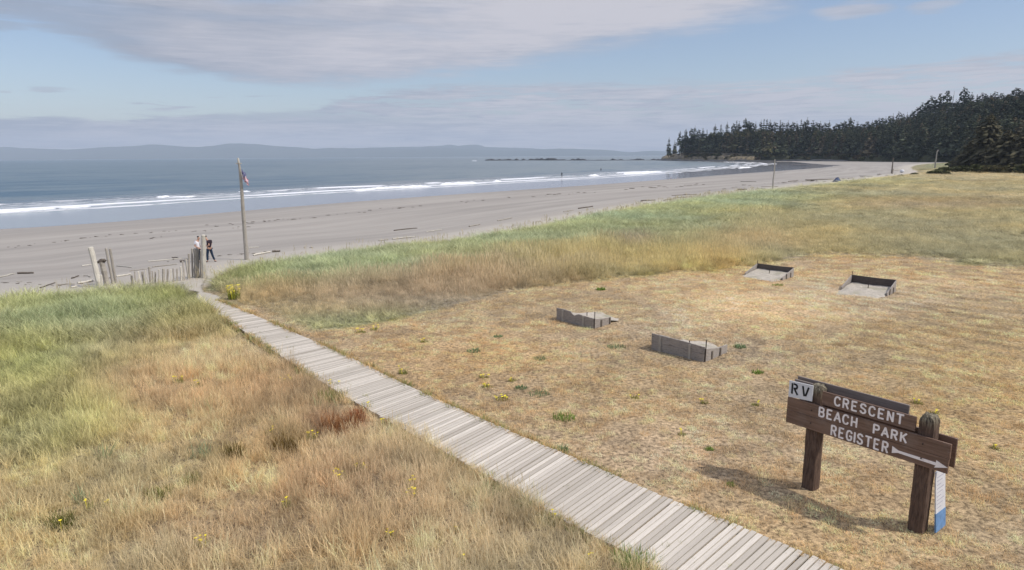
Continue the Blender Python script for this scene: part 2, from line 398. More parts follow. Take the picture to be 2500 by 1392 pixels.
BL_TALL = [(830, 655, 190, 34, (134, 149, 110), 6), (640, 668, 80, 25, (130, 140, 82), 4), (560, 650, 60, 22, (120, 122, 54), 6), (640, 640, 130, 12, (122, 128, 58), 6), (1150, 602, 230, 26, (138, 150, 106), 5), (1450, 540, 260, 28, (140, 152, 104), 6),
           (1800, 490, 260, 20, (142, 154, 108), 6), (1250, 560, 200, 12, (138, 140, 78), 4), (950, 596, 200, 12, (128, 130, 62), 7), (760, 618, 120, 12, (128, 130, 62), 6), (1550, 510, 200, 8, (146, 148, 84), 4), (1450, 625, 260, 26, (164, 150, 88), 5), (1760, 632, 60, 18, (184, 156, 82), 5), (1380, 655, 200, 20, (168, 148, 92), 4),
           (950, 722, 260, 26, (164, 140, 106), 9), (1080, 694, 160, 20, (160, 136, 106), 8), (1250, 680, 130, 16, (164, 140, 94), 5), (700, 740, 120, 26, (162, 142, 98), 7), (1545, 596, 45, 12, (152, 128, 104), 6),
           (2250, 560, 330, 60, (156, 142, 96), 7), (2000, 560, 200, 40, (158, 146, 92), 5), (2350, 470, 300, 30, (158, 145, 102), 8), (2350, 430, 220, 10, (172, 152, 106), 9), (2250, 500, 220, 10, (168, 136, 94), 6), (2420, 600, 180, 30, (150, 142, 98), 5), (2330, 487, 150, 3.5, (128, 108, 70), 9), (2440, 497, 90, 3, (124, 104, 68), 9), (2400, 443, 60, 2.5, (130, 110, 70), 8), (2440, 480, 70, 4, (186, 162, 116), 6), (2110, 486, 60, 2.5, (134, 114, 76), 6),
           (2050, 440, 200, 12, (152, 152, 96), 6), (1850, 590, 120, 25, (172, 144, 98), 4), (1650, 570, 140, 30, (152, 146, 86), 4)]
BL_LEFT = [(120, 745, 260, 34, (132, 142, 84), 6), (420, 735, 110, 30, (120, 128, 62), 7), (240, 782, 170, 28, (138, 148, 98), 5), (80, 800, 150, 30, (136, 146, 94), 4), (440, 790, 110, 36, (142, 134, 72), 6), (60, 890, 130, 60, (156, 156, 78), 8), (270, 850, 160, 40, (152, 144, 86), 5),
           (60, 1040, 130, 90, (146, 144, 86), 6), (180, 1000, 120, 60, (148, 142, 80), 3), (480, 860, 150, 28, (186, 154, 108), 5), (330, 900, 120, 40, (168, 138, 96), 3), (400, 960, 160, 40, (164, 134, 98), 4), (560, 950, 140, 50, (176, 142, 98), 3), (700, 950, 120, 50, (158, 124, 82), 4),
           (820, 1040, 62, 22, (154, 112, 78), 5), (690, 1090, 60, 24, (136, 108, 62), 5), (560, 1110, 50, 18, (118, 100, 55), 5), (620, 1130, 60, 60, (186, 152, 106), 3), (330, 1180, 200, 60, (152, 136, 96), 3), (850, 1200, 180, 80, (174, 140, 98), 3), (200, 1300, 200, 60, (160, 142, 98), 3), (500, 1290, 200, 80, (168, 136, 96), 3), (1000, 1300, 200, 60, (182, 150, 104), 3), (780, 1170, 120, 40, (162, 128, 88), 3), (80, 1180, 160, 50, (160, 138, 92), 3), (350, 1370, 120, 30, (150, 134, 98), 3)]
TALLP = U([(498, 742), (500, 700), (540, 622), (620, 634)], 0)+[tuple(p) for p in G if p[1] > 42]+[(700, 380), (600, 300), (400, 200)]+U([(2900, 640), (2500, 655), (2200, 628), (2000, 622), (1850, 645), (1700, 662), (1500, 676), (1300, 700), (1150, 735), (1000, 770), (850, 800), (760, 812), (700, 798), (620, 758), (550, 740)], 0)
LEFTG = [(-900, -400), (-120, -28), (-60, 10)]+[tuple(p) for p in G if p[1] > 12 and p[1] < 37.5 and p[0] < 0]+U([(470, 690), (505, 735), (560, 800), (500, 828), (380, 842), (260, 870), (190, 950), (150, 1060), (60, 1140), (-150, 1180)], 0)+[(-60, 2)]
BW_L = [(492, 737), (560, 785), (680, 865), (790, 935), (900, 1000), (1150, 1138), (1280, 1215), (1400, 1282), (1520, 1345), (1600, 1392), (1700, 1455), (1900, 1580), (2250, 1800)]
BW_R = [(530, 733), (640, 778), (770, 835), (880, 885), (1000, 945), (1140, 1008), (1270, 1065), (1430, 1130), (1600, 1207), (1780, 1275), (1950, 1345), (2050, 1388), (2250, 1470), (2600, 1600)]
BWL = [un(a, b, .08)[:2] for a, b in BW_L]; BWR = [un(a, b, .08)[:2] for a, b in BW_R]
BWALK = [tuple(p) for p in BWL]+[tuple(p) for p in BWR[::-1]]
PATH = U([(486, 752), (560, 752), (535, 722), (500, 706), (497, 688), (512, 664), (478, 660), (438, 682), (448, 698), (478, 708), (476, 725)], -.1)
PITS = []      # filled below: (corner, back dir, side dir)
DESAT = .70
def veg(x, y):
    """albedo-like tint, height and zone (0 lawn, 1 tall right, 2 left dune green, 3 left dry) for field points"""
    px, py = pr(x, y, 0*np.asarray(x))
    t1 = inside(x, y, TALLP); t2 = inside(x, y, LEFTG)
    side = inside(x, y, [tuple(p) for p in BWL]+[(3, -60), (-900, -400)]+[tuple(G[2])]+[tuple(p) for p in G if p[1] > 12 and p[1] < 37.5 and p[0] < 0]+U([(478, 725)], 0))
    cl = blobs(px, py, TAN, BL_LAWN); ct = blobs(px, py, (150, 148, 92), BL_TALL); cf = blobs(px, py, (172, 147, 103), BL_LEFT)
    # soft transitions between the zones
    d1 = dseg(x, y, TALLP, True); s1 = np.where(t1, d1, -d1)/np.maximum(.03*np.hypot(x, y), .5)
    wob = (fbm(x, y, 2.2, 3, 9)-.5)*2.2
    k = sstep(-.7, .7, s1+wob)[..., None]
    c = cl*(1-k)+ct*k
    left = side | t2
    c = np.where(left[..., None], cf, c)
    dist = np.hypot(x, y)
    n1 = fbm(x, y, 1.3, 4, 1); n2 = fbm(x, y, 6., 3, 4); n3 = fbm(x, y, .45, 3, 6)
    v = 1+.42*(n1-.5)+.25*(n2-.5)+.6*(n3-.5)+.10*1.1*np.sin((x*.80+y*.60+1.2*n2)*5.2)*sstep(1900, 2300, px)*sstep(640, 700, py)*sstep(1000, 860, py)
    c = c*v[..., None]
    lum = (c*np.array([.25, .6, .15])).sum(-1, keepdims=True); c = lum+(c-lum)*np.where(((zone_l := (~(inside(x, y, LEFTG) | side))) & (s1 < 0))[..., None], .85, np.where(side[..., None], .76, DESAT))
    c = c*(1+np.array([.10, 0, -.18])*(n2[..., None]-.5)*2)
    zone = np.where(t2, 2, np.where(side, 3, np.where(s1+wob > 0, 1, 0)))
    h = np.where(zone == 0, .045, np.where(zone == 1, .75, np.where(zone == 2, .78, .26)))
    hr = .22+.5*sstep(740, 660, py)*np.where(px > 1500, .6, 1.)
    h = np.where(zone == 1, hr*np.where(px > 1900, .55, 1.)*sstep(-.2, 1.6, s1+wob*.5+.4), h)
    h = np.where(zone == 2, .35+.42*sstep(900, 740, py), h)
    return c, h, zone

# ------------------------------------------------------------------ ground: field, beach, sea
def polar(az, rad):
    A, Rr = np.meshgrid(az, rad); x = Rr*np.sin(A); y = Rr*np.cos(A)
    nr, na = A.shape; i = np.arange(nr-1)[:, None]*na+np.arange(na-1)[None, :]
    F_ = np.stack([i, i+1, i+na+1, i+na], -1).reshape(-1, 4)
    return x.ravel(), y.ravel(), F_
def geom(a, b, k):
    n = int(math.log(b/a)/math.log(k))+1; return np.geomspace(a, b, n)
def compact(V, F_, keep, attrs):
    Fk = F_[keep]; used = np.unique(Fk); mp = np.full(len(V), -1); mp[used] = np.arange(len(used))
    return V[used], mp[Fk], {k: (t, np.asarray(d)[used]) for k, (t, d) in attrs.items()}
az = np.concatenate([np.radians(np.arange(-180, -46, 3.)), np.radians(np.arange(-46, 46, .14)), np.radians(np.arange(46, 180.1, 3.))])
rad = np.concatenate([[.3], geom(2, 420, 1.0075), geom(440, 18300, 1.05)])
gx, gy, gF = polar(az, rad)
gz, sdG, sdS = terrain(gx, gy)
gc = np.ones((len(gx), 3))*srgb(*TAN)*.6
infield = sdG < .2
vc, vh, vz = veg(gx[infield], gy[infield]); gc[infield] = vc*.78
dW = dseg(gx, gy, Wt); seaw = inside(gx, gy, [tuple(p) for p in Wt]+[(300, 1400), (-19000, 19000), (-19000, -500)])
wet = np.where(seaw, dW, -dW)
V = np.stack([gx, gy, gz], 1); fc = sdG[gF].mean(1)
att = {'tint': ('FLOAT_COLOR', gc), 'wet': ('FLOAT', wet), 'dg': ('FLOAT', sdG)}
def field_mat(n):
    p = pos(n); c = attr(n, 'tint').outputs['Color']; dg = attr(n, 'dg').outputs['Fac']
    k = n.noise(p, 9., 6, .7); k2 = n.noise(p, 38., 4, .65); k3 = n.noise(p, .9, 4, .6)
    v = n.m('ADD', n.mr(k, .32, .68, .35, 1.45), n.m('MULTIPLY', n.m('SUBTRACT', k2, .5), 1.5))
    c = n.mix(1., c, n.new('ShaderNodeCombineColor', {0: v, 1: v, 2: v}).outputs[0], 'MULTIPLY')
    c = n.mix(n.mr(k3, .58, .72, 0., .25), c, (.40, .31, .20))
    c = n.mix(n.mr(dg, -1.5, -.1, 0., 1.), c, (.42, .38, .32))
    return princ(n, c, .95, .1, bump(n, n.m('ADD', k, n.m('MULTIPLY', k2, .4)), .8, .04))
M['field'] = mat('meadow_soil', field_mat)
def sand_mat(n):
    p = pos(n); w = attr(n, 'wet').outputs['Fac']; dg = attr(n, 'dg').outputs['Fac']
    sep = n.new('ShaderNodeSeparateXYZ', {0: p})
    al = n.m('ADD', n.m('MULTIPLY', sep.outputs[0], .62), n.m('MULTIPLY', sep.outputs[1], .78))
    v = n.comb(n.m('MULTIPLY', dg, .22), n.m('MULTIPLY', al, .018), 0.)
    s1 = n.noise(v, 1., 6, .6); s2 = n.noise(p, 7., 5, .65); s3 = n.noise(p, .35, 4, .6)
    c = n.mix(n.mr(s1, .33, .68), (.272, .248, .222), (.352, .322, .286))
    c = n.mix(n.mr(dg, 9., 1., 0., .8), c, (.46, .415, .35))
    c = n.mix(n.mr(s3, .5, .75, 0., .25), c, (.30, .26, .225))
    c = n.mix(n.mr(s2, .58, .72, 0., .22), c, (.14, .12, .10))
    tl = n.noise(n.comb(n.m('MULTIPLY', dg, 1.1), n.m('MULTIPLY', al, .03), 4.), 1., 7, .7); c = n.mix(n.mr(tl, .55, .68, 0., .28), c, (.20, .18, .16)); c = n.mix(n.mr(tl, .44, .34, 0., .2), c, (.46, .42, .37))
    ww = n.m('ADD', w, n.m('MULTIPLY', n.m('SUBTRACT', n.noise(v, .5, 3, .5), .5), 3.))
    f = n.mr(ww, -.5, 1.0)
    f0 = n.mr(ww, -14., -1., 0., .35)
    c = n.mix(f0, c, (.24, .225, .21))
    c = n.mix(f, c, (.175, .165, .180))
    rough = n.mr(f, 0., 1., .95, .13)
    return princ(n, c, rough, n.mr(f, 0., 1., .15, .9), bump(n, n.m('ADD', s2, s1), n.mr(f, 0., 1., .35, .03), .03))
M['sand'] = mat('beach_sand', sand_mat)
k = fc < 0
v_, f_, a_ = compact(V, gF, k, att); tag(mesh_np('meadow_ground', v_, f_, M['field'], a_, True), kind='structure', cat='ground', label='flat ground of the sandy dune meadow')
v_, f_, a_ = compact(V, gF, ~k & (gz[gF].max(1) > -6.1), att); tag(mesh_np('beach', v_, f_, M['sand'], a_, True), kind='structure', cat='beach', label='wide grey sand beach curving to the headland')

# path of loose sand between boardwalk and posts
pa = np.array(PATH); X, Y = np.meshgrid(np.arange(pa[:, 0].min(), pa[:, 0].max(), .15), np.arange(pa[:, 1].min(), pa[:, 1].max(), .15))
i = np.arange(X.shape[0]-1)[:, None]*X.shape[1]+np.arange(X.shape[1]-1)[None, :]
PF = np.stack([i, i+1, i+X.shape[1]+1, i+X.shape[1]], -1).reshape(-1, 4); X = X.ravel(); Y = Y.ravel()
PV = np.stack([X, Y, terrain(X, Y)[0]+.03+.05*(fbm(X, Y, .8, 3)-.5)], 1)
v_, f_, a_ = compact(PV, PF, inside(X, Y, pa)[PF].all(1), {'dg': ('FLOAT', np.full(len(X), 1.)), 'wet': ('FLOAT', np.full(len(X), -60.))})
tag(mesh_np('sand_path', v_, f_, M['sand'], a_, True), kind='structure', cat='path', label='sandy path from the boardwalk to the beach')

# sea
saz = np.radians(np.arange(-100, 60, .16)); srad = np.concatenate([geom(60, 1300, 1.006), geom(1350, 18300, 1.06)])
sx, sy, sF = polar(saz, srad); _, _, ds = terrain(sx, sy)
al = (sx*.62+sy*.78)
wv = ds+ (fbm(al, ds, 30., 3, 11)-.5)*9
zz = -1.8+.10*np.exp(-((wv-13)/1.3)**2)+.28*np.exp(-((wv-27)/1.8)**2)*sstep(.42, .6, vnoise(al/45., ds*0+4))+.14*np.exp(-((wv-48)/3.)**2)+.08*np.exp(-((wv-80)/4.)**2)+.05*np.sin(wv/5.5)*sstep(30, 60, ds)*sstep(1500, 300, ds)
zz = np.where(ds < 0, -1.8, zz)
v_, f_, a_ = compact(np.stack([sx, sy, zz], 1), sF, (ds[sF] > -2.5).all(1), {'ds': ('FLOAT', ds), 'wv': ('FLOAT', wv)})
def sea_mat(n):
    p = pos(n); d = attr(n, 'ds').outputs['Fac']; wv = attr(n, 'wv').outputs['Fac']
    sep = n.new('ShaderNodeSeparateXYZ', {0: p}); al = n.m('ADD', n.m('MULTIPLY', sep.outputs[0], .62), n.m('MULTIPLY', sep.outputs[1], .78))
    st = n.comb(n.m('MULTIPLY', al, .05), n.m('MULTIPLY', wv, .5), 0.)
    tex = n.noise(st, 1., 8, .68); lace = n.noise(n.comb(n.m('MULTIPLY', al, .18), n.m('MULTIPLY', wv, .9), 3.), 1., 8, .75, .6)
    seg = n.noise(n.comb(n.m('MULTIPLY', al, .022), n.m('MULTIPLY', wv, .04), 9.), 1., 3, .5)
    def band(c, wdt, soft, src=wv):
        return n.mr(n.m('ABSOLUTE', n.m('SUBTRACT', src, c)), wdt+soft, wdt)
    ww = n.m('ADD', wv, n.m('MULTIPLY', n.m('SUBTRACT', tex, .5), 5.))
    f = n.m('MULTIPLY', band(13., 1.05, 1.7, ww), n.mr(seg, .30, .42, .45, 1.))
    f = n.m('MAXIMUM', f, n.m('MULTIPLY', band(5., .7, 1.3, ww), n.mr(lace, .40, .52, .1, .9)))
    f = n.m('MAXIMUM', f, n.m('MULTIPLY', band(27., 1.3, 2., ww), n.mr(seg, .49, .54)))
    f = n.m('MAXIMUM', f, n.m('MULTIPLY', band(36., .4, 1.2, ww), n.mr(seg, .58, .62, 0., .8)))
    f = n.m('MAXIMUM', f, n.m('MULTIPLY', n.mr(n.m('ABSOLUTE', n.m('SUBTRACT', wv, 18.)), 13., 5.), n.mr(lace, .48, .58, 0., .65)))
    shal = n.mr(wv, 60., 3.)
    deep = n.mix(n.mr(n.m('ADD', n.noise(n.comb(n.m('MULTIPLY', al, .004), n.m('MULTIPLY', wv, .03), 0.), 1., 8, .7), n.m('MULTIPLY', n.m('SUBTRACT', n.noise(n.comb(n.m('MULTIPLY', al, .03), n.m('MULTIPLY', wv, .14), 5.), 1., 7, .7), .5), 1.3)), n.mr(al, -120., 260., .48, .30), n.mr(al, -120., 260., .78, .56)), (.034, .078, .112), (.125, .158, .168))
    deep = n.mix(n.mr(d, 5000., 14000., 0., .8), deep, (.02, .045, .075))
    c = n.mix(shal, deep, (.17, .165, .155))
    c = n.mix(f, c, (.76, .76, .78))
    far = n.mr(d, 150., 2500.)
    wn = n.noise(n.comb(n.m('MULTIPLY', al, .28), n.m('MULTIPLY', wv, .85), 0.), 1., 6, .62)
    wn2 = n.noise(n.comb(n.m('MULTIPLY', al, .012), n.m('MULTIPLY', wv, .06), 0.), 1., 5, .6)
    h = n.m('ADD', n.m('MULTIPLY', wn, .5), n.m('MULTIPLY', wn2, n.mr(d, 60., 500., .5, 3.)))
    r = n.m('MAXIMUM', n.mr(n.m('ADD', d, n.m('MULTIPLY', tex, 3.)), 6., 60., .10, .34), f)
    return princ(n, c, r, .5, bump(n, h, n.mr(wv, 4., 40., .08, .8), .8))
M['sea'] = mat('sea_water', sea_mat)
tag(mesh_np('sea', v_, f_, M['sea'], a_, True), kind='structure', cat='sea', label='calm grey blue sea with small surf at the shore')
def foam(n):
    k = n.noise(pos(n), 1.6, 6, .7)
    return princ(n, n.mix(n.mr(k, .35, .6), (.55, .57, .6), (.84, .84, .85)), .9, .1, bump(n, k, .8, .15))
M['foam'] = mat('wave_foam', foam)
WAVES = [(905, 462, 1045, 455, .45), (1069, 451, 1160, 446.5, .5), (1203, 443.5, 1216, 442, .4), (852, 466, 902, 462, .3), (1446, 430, 1463, 428.5, .5), (1519, 425.5, 1612, 419.5, .6), (1800, 411.5, 1832, 409, .45), (378, 482.5, 420, 480.5, .22), (425, 480.5, 470, 481.5, .14), (590, 469.5, 612, 468, .25), (0, 519, 130, 509.5, .3), (140, 508, 215, 504, .25), (1152, 393.2, 1166, 393.6, 1.0)]
for a, b, c, d, hh in WAVES:
    P0 = un(a, b, -1.8); P1 = un(c, d, -1.8); L = np.linalg.norm(P1-P0); nn = max(int(L/.8), 8); D = (P1-P0)/L; N = np.array([D[1], -D[0], 0])
    if N[1] > 0: N = -N          # towards the shore
    Vv = []; prof = [(-.9, -.06), (-.45, .35), (0, 1.), (.35, .85), (.75, .35), (1.3, .05), (1.5, -.06)]
    for i in range(nn+1):
        t = i/nn; e = min(1, min(t, 1-t)*6)**.6*(.65+.6*random.random()); wob = N*1.2*(vnoise(i*.13, a)-.5)*2
        for q, z in prof: Vv.append(P0+D*L*t+wob+N*q*(.7+.5*e)*(1 if L < 200 else 1.4)+np.array([0, 0, z*hh*(e if z > 0 else 1)+(.04 if z > 0 else 0)]))
    m_ = len(prof); Fs = [(i*m_+j, i*m_+j+1, (i+1)*m_+j+1, (i+1)*m_+j) for i in range(nn) for j in range(m_-1)]
    tag(mesh_np('breaking_wave', Vv, Fs, M['foam'], None, True), kind='structure', cat='wave', label='white breaking wave in the shallows', group='white breaking waves')

# ------------------------------------------------------------------ vegetation scattering
def blade_mat(name, transl=.35):
    def fn(n):
        t = attr(n, 'tint', 'INSTANCER').outputs['Color']; a = attr(n, 'rnd').outputs['Fac']; h = attr(n, 'hgt').outputs['Fac']
        v = n.mr(a, 0., 1., .62, 1.42, False)
        c = n.mix(1., t, n.new('ShaderNodeCombineColor', {0: v, 1: v, 2: v}).outputs[0], 'MULTIPLY')
        c = n.mix(n.mr(a, .72, .92, 0., .45), c, (.47, .38, .22))
        d = n.new('ShaderNodeBsdfDiffuse', {'Color': c}).outputs[0]; tr = n.new('ShaderNodeBsdfTranslucent', {'Color': c}).outputs[0]
        m_ = n.new('ShaderNodeMixShader', {0: transl, 1: d, 2: tr}); return m_.outputs[0]
    return mat(name, fn)
M['blade'] = blade_mat('grass_blade')
def clump(n, radius, lmin, lmax, width, lean, curl, seed, wind=(0, 0), seeds=0, segs=3):
    """unit-height-ish grass clump; blades are tapered bent strips"""
    rg = np.random.default_rng(seed); V = []; F_ = []; Rn = []; Hh = []
    def strip(p, d, L, w, bend, r, segs):
        o = len(V); side = np.array([-math.sin(bend), math.cos(bend), 0]); out = np.array([math.cos(bend), math.sin(bend), 0]); q = p.copy(); th = d
        for i in range(segs+1):
            t = i/segs; ww = w*(1-t)**.7*.5+w*.06
            V.append(q-side*ww); V.append(q+side*ww); Rn.extend([r, r]); Hh.extend([t, t])
            if i < segs:
                th2 = th+curl*rg.uniform(.5, 1.4)/segs; q = q+(out*math.sin(th)+np.array([0, 0, 1])*math.cos(th))*L/segs+np.array([wind[0], wind[1], 0])*L*t*.5; th = min(th2, 2.0)
        for i in range(segs): F_.append((o+2*i, o+2*i+1, o+2*i+3, o+2*i+2))
    for _ in range(n):
        rr = radius*math.sqrt(rg.random()); a = rg.random()*6.283; p = np.array([rr*math.cos(a), rr*math.sin(a), -.02])
        strip(p, abs(rg.normal(0, lean)), rg.uniform(lmin, lmax), width*rg.uniform(.6, 1.3), rg.random()*6.283, rg.random(), segs)
    for _ in range(seeds):
        rr = radius*math.sqrt(rg.random()); a = rg.random()*6.283; p = np.array([rr*math.cos(a), rr*math.sin(a), 0]); L = lmax*rg.uniform(1.05, 1.35); tip = p+np.array([rg.normal(0, .12)*L, rg.normal(0, .12)*L, L])
        o = len(V)
        for q, w in ((p, .0025), (p*.3+tip*.7, .0025), (p*.15+tip*.85, .011), (tip, .003)):
            V.append(q-np.array([w, w*.3, 0])); V.append(q+np.array([w, w*.3, 0])); Rn.extend([.95, .95]); Hh.extend([1, 1])
        for i in range(3): F_.append((o+2*i, o+2*i+1, o+2*i+3, o+2*i+2))
    return np.array(V), np.array(F_), Rn, Hh
def scatter(name, X, Y, Z, tint, scale, kind, sources, label, cat, tilt=0., mt='blade'):
    c = bpy.data.collections.new(name+'_sources')
    for i, (v, f, r, h) in enumerate(sources):
        o = mesh_np('%s_clump_%02d' % (name, i), v, f, M[mt], {'rnd': ('FLOAT', r), 'hgt': ('FLOAT', h)}, link=False); c.objects.link(o)
    n = len(X); rot = np.stack([rng.normal(0, tilt, n), rng.normal(0, tilt, n), rng.uniform(0, 6.283, n)], 1)
    o = mesh_np(name, np.stack([X, Y, Z], 1), np.zeros((0, 3), int), [], {'tint': ('FLOAT_COLOR', tint), 'rot': ('FLOAT_VECTOR', rot), 'scl': ('FLOAT_VECTOR', scale), 'kindi': ('INT', kind)})
    ng = bpy.data.node_groups.new(name, 'GeometryNodeTree'); ng.interface.new_socket('Geometry', in_out='INPUT', socket_type='NodeSocketGeometry'); ng.interface.new_socket('Geometry', in_out='OUTPUT', socket_type='NodeSocketGeometry')
    N = ng.nodes; Lk = ng.links; gi = N.new('NodeGroupInput'); go = N.new('NodeGroupOutput'); iop = N.new('GeometryNodeInstanceOnPoints'); ci = N.new('GeometryNodeCollectionInfo')
    ci.inputs['Collection'].default_value = c; ci.inputs['Separate Children'].default_value = True; ci.inputs['Reset Children'].default_value = True
    def na(nm, typ):
        a = N.new('GeometryNodeInputNamedAttribute'); a.data_type = typ; a.inputs['Name'].default_value = nm; return a.outputs[0]
    e2r = N.new('FunctionNodeEulerToRotation'); Lk.new(na('rot', 'FLOAT_VECTOR'), e2r.inputs[0])
    mp = N.new('GeometryNodeMeshToPoints')
    Lk.new(gi.outputs[0], mp.inputs[0]); Lk.new(mp.outputs[0], iop.inputs['Points']); Lk.new(ci.outputs[0], iop.inputs['Instance']); iop.inputs['Pick Instance'].default_value = True
    Lk.new(na('kindi', 'INT'), iop.inputs['Instance Index']); Lk.new(e2r.outputs[0], iop.inputs['Rotation']); Lk.new(na('scl', 'FLOAT_VECTOR'), iop.inputs['Scale'])
    Lk.new(iop.outputs[0], go.inputs[0])
    md = o.modifiers.new('scatter', 'NODES'); md.node_group = ng
    return tag(o, label, cat, kind='stuff')
def ring_points(r0, r1, k, smin, amax=50, amin=-50):
    xs = []; ys = []; ss = []; r = r0
    while r < r1:
        s = max(smin, k*r); n = int(R(amax-amin)*r/s)
        a = R(amin)+(np.arange(n)+rng.random(n))/n*R(amax-amin); rr = r+(rng.random(n)-.5)*s*1.3
        xs.append(rr*np.sin(a)); ys.append(rr*np.cos(a)); ss.append(np.full(n, s)); r += s
    return np.concatenate(xs), np.concatenate(ys), np.concatenate(ss)
def clear_of(X, Y):
    ok = ~inside(X, Y, BWALK) & ~inside(X, Y, PATH) & ~((dseg(X, Y, PATH, True) < .55) | ((dseg(X, Y, BWALK, True) < .35) & (Y > 21)))
    for A, ub, us, L in PITS:
        q = [A-us*.08-ub*.05, A+ub*(L+.05)-us*.08, A+ub*(L+.2)+us*1.95, A-ub*.2+us*1.95]; ok &= ~inside(X, Y, [tuple(p) for p in q])
    return ok
def pit_def(A, B, side):     # back-board corner A to B, side direction
    A = np.array(A, float); B = np.array(B, float); L = np.linalg.norm(B-A); return A, (B-A)/L, np.array(side)/np.linalg.norm(side), L
PITS = [pit_def((1.80, 26.50), (3.10, 25.02), (.70, .715)), pit_def((4.74, 22.20), (6.10, 20.68), (.70, .715)),
        pit_def((13.80, 37.52), (15.22, 35.98), (-.70, -.715)), pit_def((16.92, 33.12), (18.30, 31.62), (-.70, -.715))]
GREEN_K = 1.95
# tall and medium grass
X, Y, s = ring_points(8.5, 330, .0085, .20, 42, -42)
z, sg, _ = terrain(X, Y); c, h, zn = veg(X, Y)
ok = (sg < -.1) & clear_of(X, Y) & (zn > 0) & (h > .05)
X, Y, s, z, c, h, zn = (q[ok] for q in (X, Y, s, z, c, h, zn))
hn = fbm(X, Y, 1.6, 3, 8)
h = h*(.55+.9*hn); hv_ = fbm(X, Y, .9, 3, 33); lie = (zn == 3) & (fbm(X, Y, 1.5, 3, 35) > .52); h = np.where(zn == 3, h*(.45+1.25*hv_), h); h = np.where(lie, h*.75, h)
green = (c[:, 1] > c[:, 0]*.93)
kind = np.where(green | (zn == 2), rng.integers(0, 3, len(X)), rng.integers(3, 6, len(X))); kind = np.where((zn == 3) & (rng.random(len(X)) < np.where(lie, .85, .25)), 6, kind)
src = [clump(26, .16, .75, 1.1, .013, .30, .8, 10+i, (.10, .03)) for i in range(3)]+[clump(64, .46, .55, 1.25, .020, .55, .9, 20+i, (.05, .02), 7) for i in range(3)]+[clump(46, .5, .7, 2.1, .028, 1.25, .35, 31, (.15, 0), 1)]
sc = s/.22; scale = np.stack([np.maximum(sc, .8)*(.8+.3*hn), np.maximum(sc, .8)*(.8+.3*hn), h], 1)
# keep blades from being stretched sideways: tall near clumps are scaled evenly
near = np.clip(h/.45, .6, 1.3); scale[:, 0] *= np.where(sc < 1.2, near, 1.15); kk_ = kind >= 3; scale[kk_, 0] = (h*np.maximum(sc, .9))[kk_]*1.05+.04; scale[:, 1] = scale[:, 0]
gk = np.where((zn == 3)[:, None], np.array([2.16, 2.22, 2.12]), np.where(zn == 1, 1.8, 1.92)[:, None]); tint = np.clip(c*gk*(.62+.72*rng.random((len(X), 1))), 0, .9)
for nm, sel, lb, ct in (('dune_grass', zn == 2, 'tall windblown green dune grass left of the boardwalk', 'dune grass'), ('tall_meadow_grass', zn == 1, 'tall green and tan grass between beach and mown lawn', 'tall grass'), ('dry_meadow_grass', zn == 3, 'uncut tan and reddish dry grass in the near left corner', 'dry grass')):
    scatter(nm, X[sel], Y[sel], z[sel], tint[sel], scale[sel], kind[sel], src, lb, ct, .08)
# mown lawn
X, Y, s = ring_points(8.5, 75, .0085, .17, 42, -30)
z, sg, _ = terrain(X, Y); c, h, zn = veg(X, Y)
ok = (sg < -.5) & clear_of(X, Y) & ((zn == 0) | (h < .12)); X, Y, s, z, c = (q[ok] for q in (X, Y, s, z, c))
hn = fbm(X, Y, .5, 3, 8); sc = s/.17
bare = fbm(X, Y, 1.1, 3, 12) ; keep = rng.random(len(X)) < np.clip((bare-.34)*5, .22, .8); X, Y, s, z, c, hn, sc = (q[keep] for q in (X, Y, s, z, c, hn, sc))
src = [clump(75, .13, .045, .12, .0075, .85, .9, 40+i) for i in range(4)]
scatter('mown_lawn', X, Y, z, np.clip(c*np.array([2.22, 2.14, 1.98])*(.58+.8*rng.random((len(X), 1)))*(1-.30*(fbm(X, Y, .30, 2, 21)[:, None] < .38)), 0, .9), np.stack([sc, sc, (.30+2.0*hn**2.2)*np.maximum(1, sc*.6)], 1), rng.integers(0, 4, len(X)), src, 'mown dry tan grass around the pits and the sign', 'lawn')

# ------------------------------------------------------------------ boardwalk
def resample(P, n):
    P = np.array(P); d = np.r_[0, np.cumsum(np.linalg.norm(np.diff(P, axis=0), axis=1))]; t = np.linspace(0, d[-1], n)
    return np.stack([np.interp(t, d, P[:, 0]), np.interp(t, d, P[:, 1])], 1)
Lp = resample(smooth_poly(BWL, 2), 400); Rp = resample(smooth_poly(BWR, 2), 400)
def isect(c, d, P):
    w = P-c; cr = w[:, 0]*d[1]-w[:, 1]*d[0]; k = np.where(cr[:-1]*cr[1:] <= 0)[0]
    if len(k) == 0: return None
    k = k[0]; t = cr[k]/(cr[k]-cr[k+1]); q = P[k]*(1-t)+P[k+1]*t; return q
bwk = empty('boardwalk', tuple(un(1100, 1060, 0)), 'long weathered boardwalk of grey cross planks leading to the beach', 'boardwalk')
Cn = resample([(a+b)/2 for a, b in zip(Lp, Rp)], 1200); cd = np.r_[0, np.cumsum(np.linalg.norm(np.diff(Cn, axis=0), axis=1))]
V = []; Fs = []; UVP = []; RN = []; t = cd[-1]-.02; kk = 0
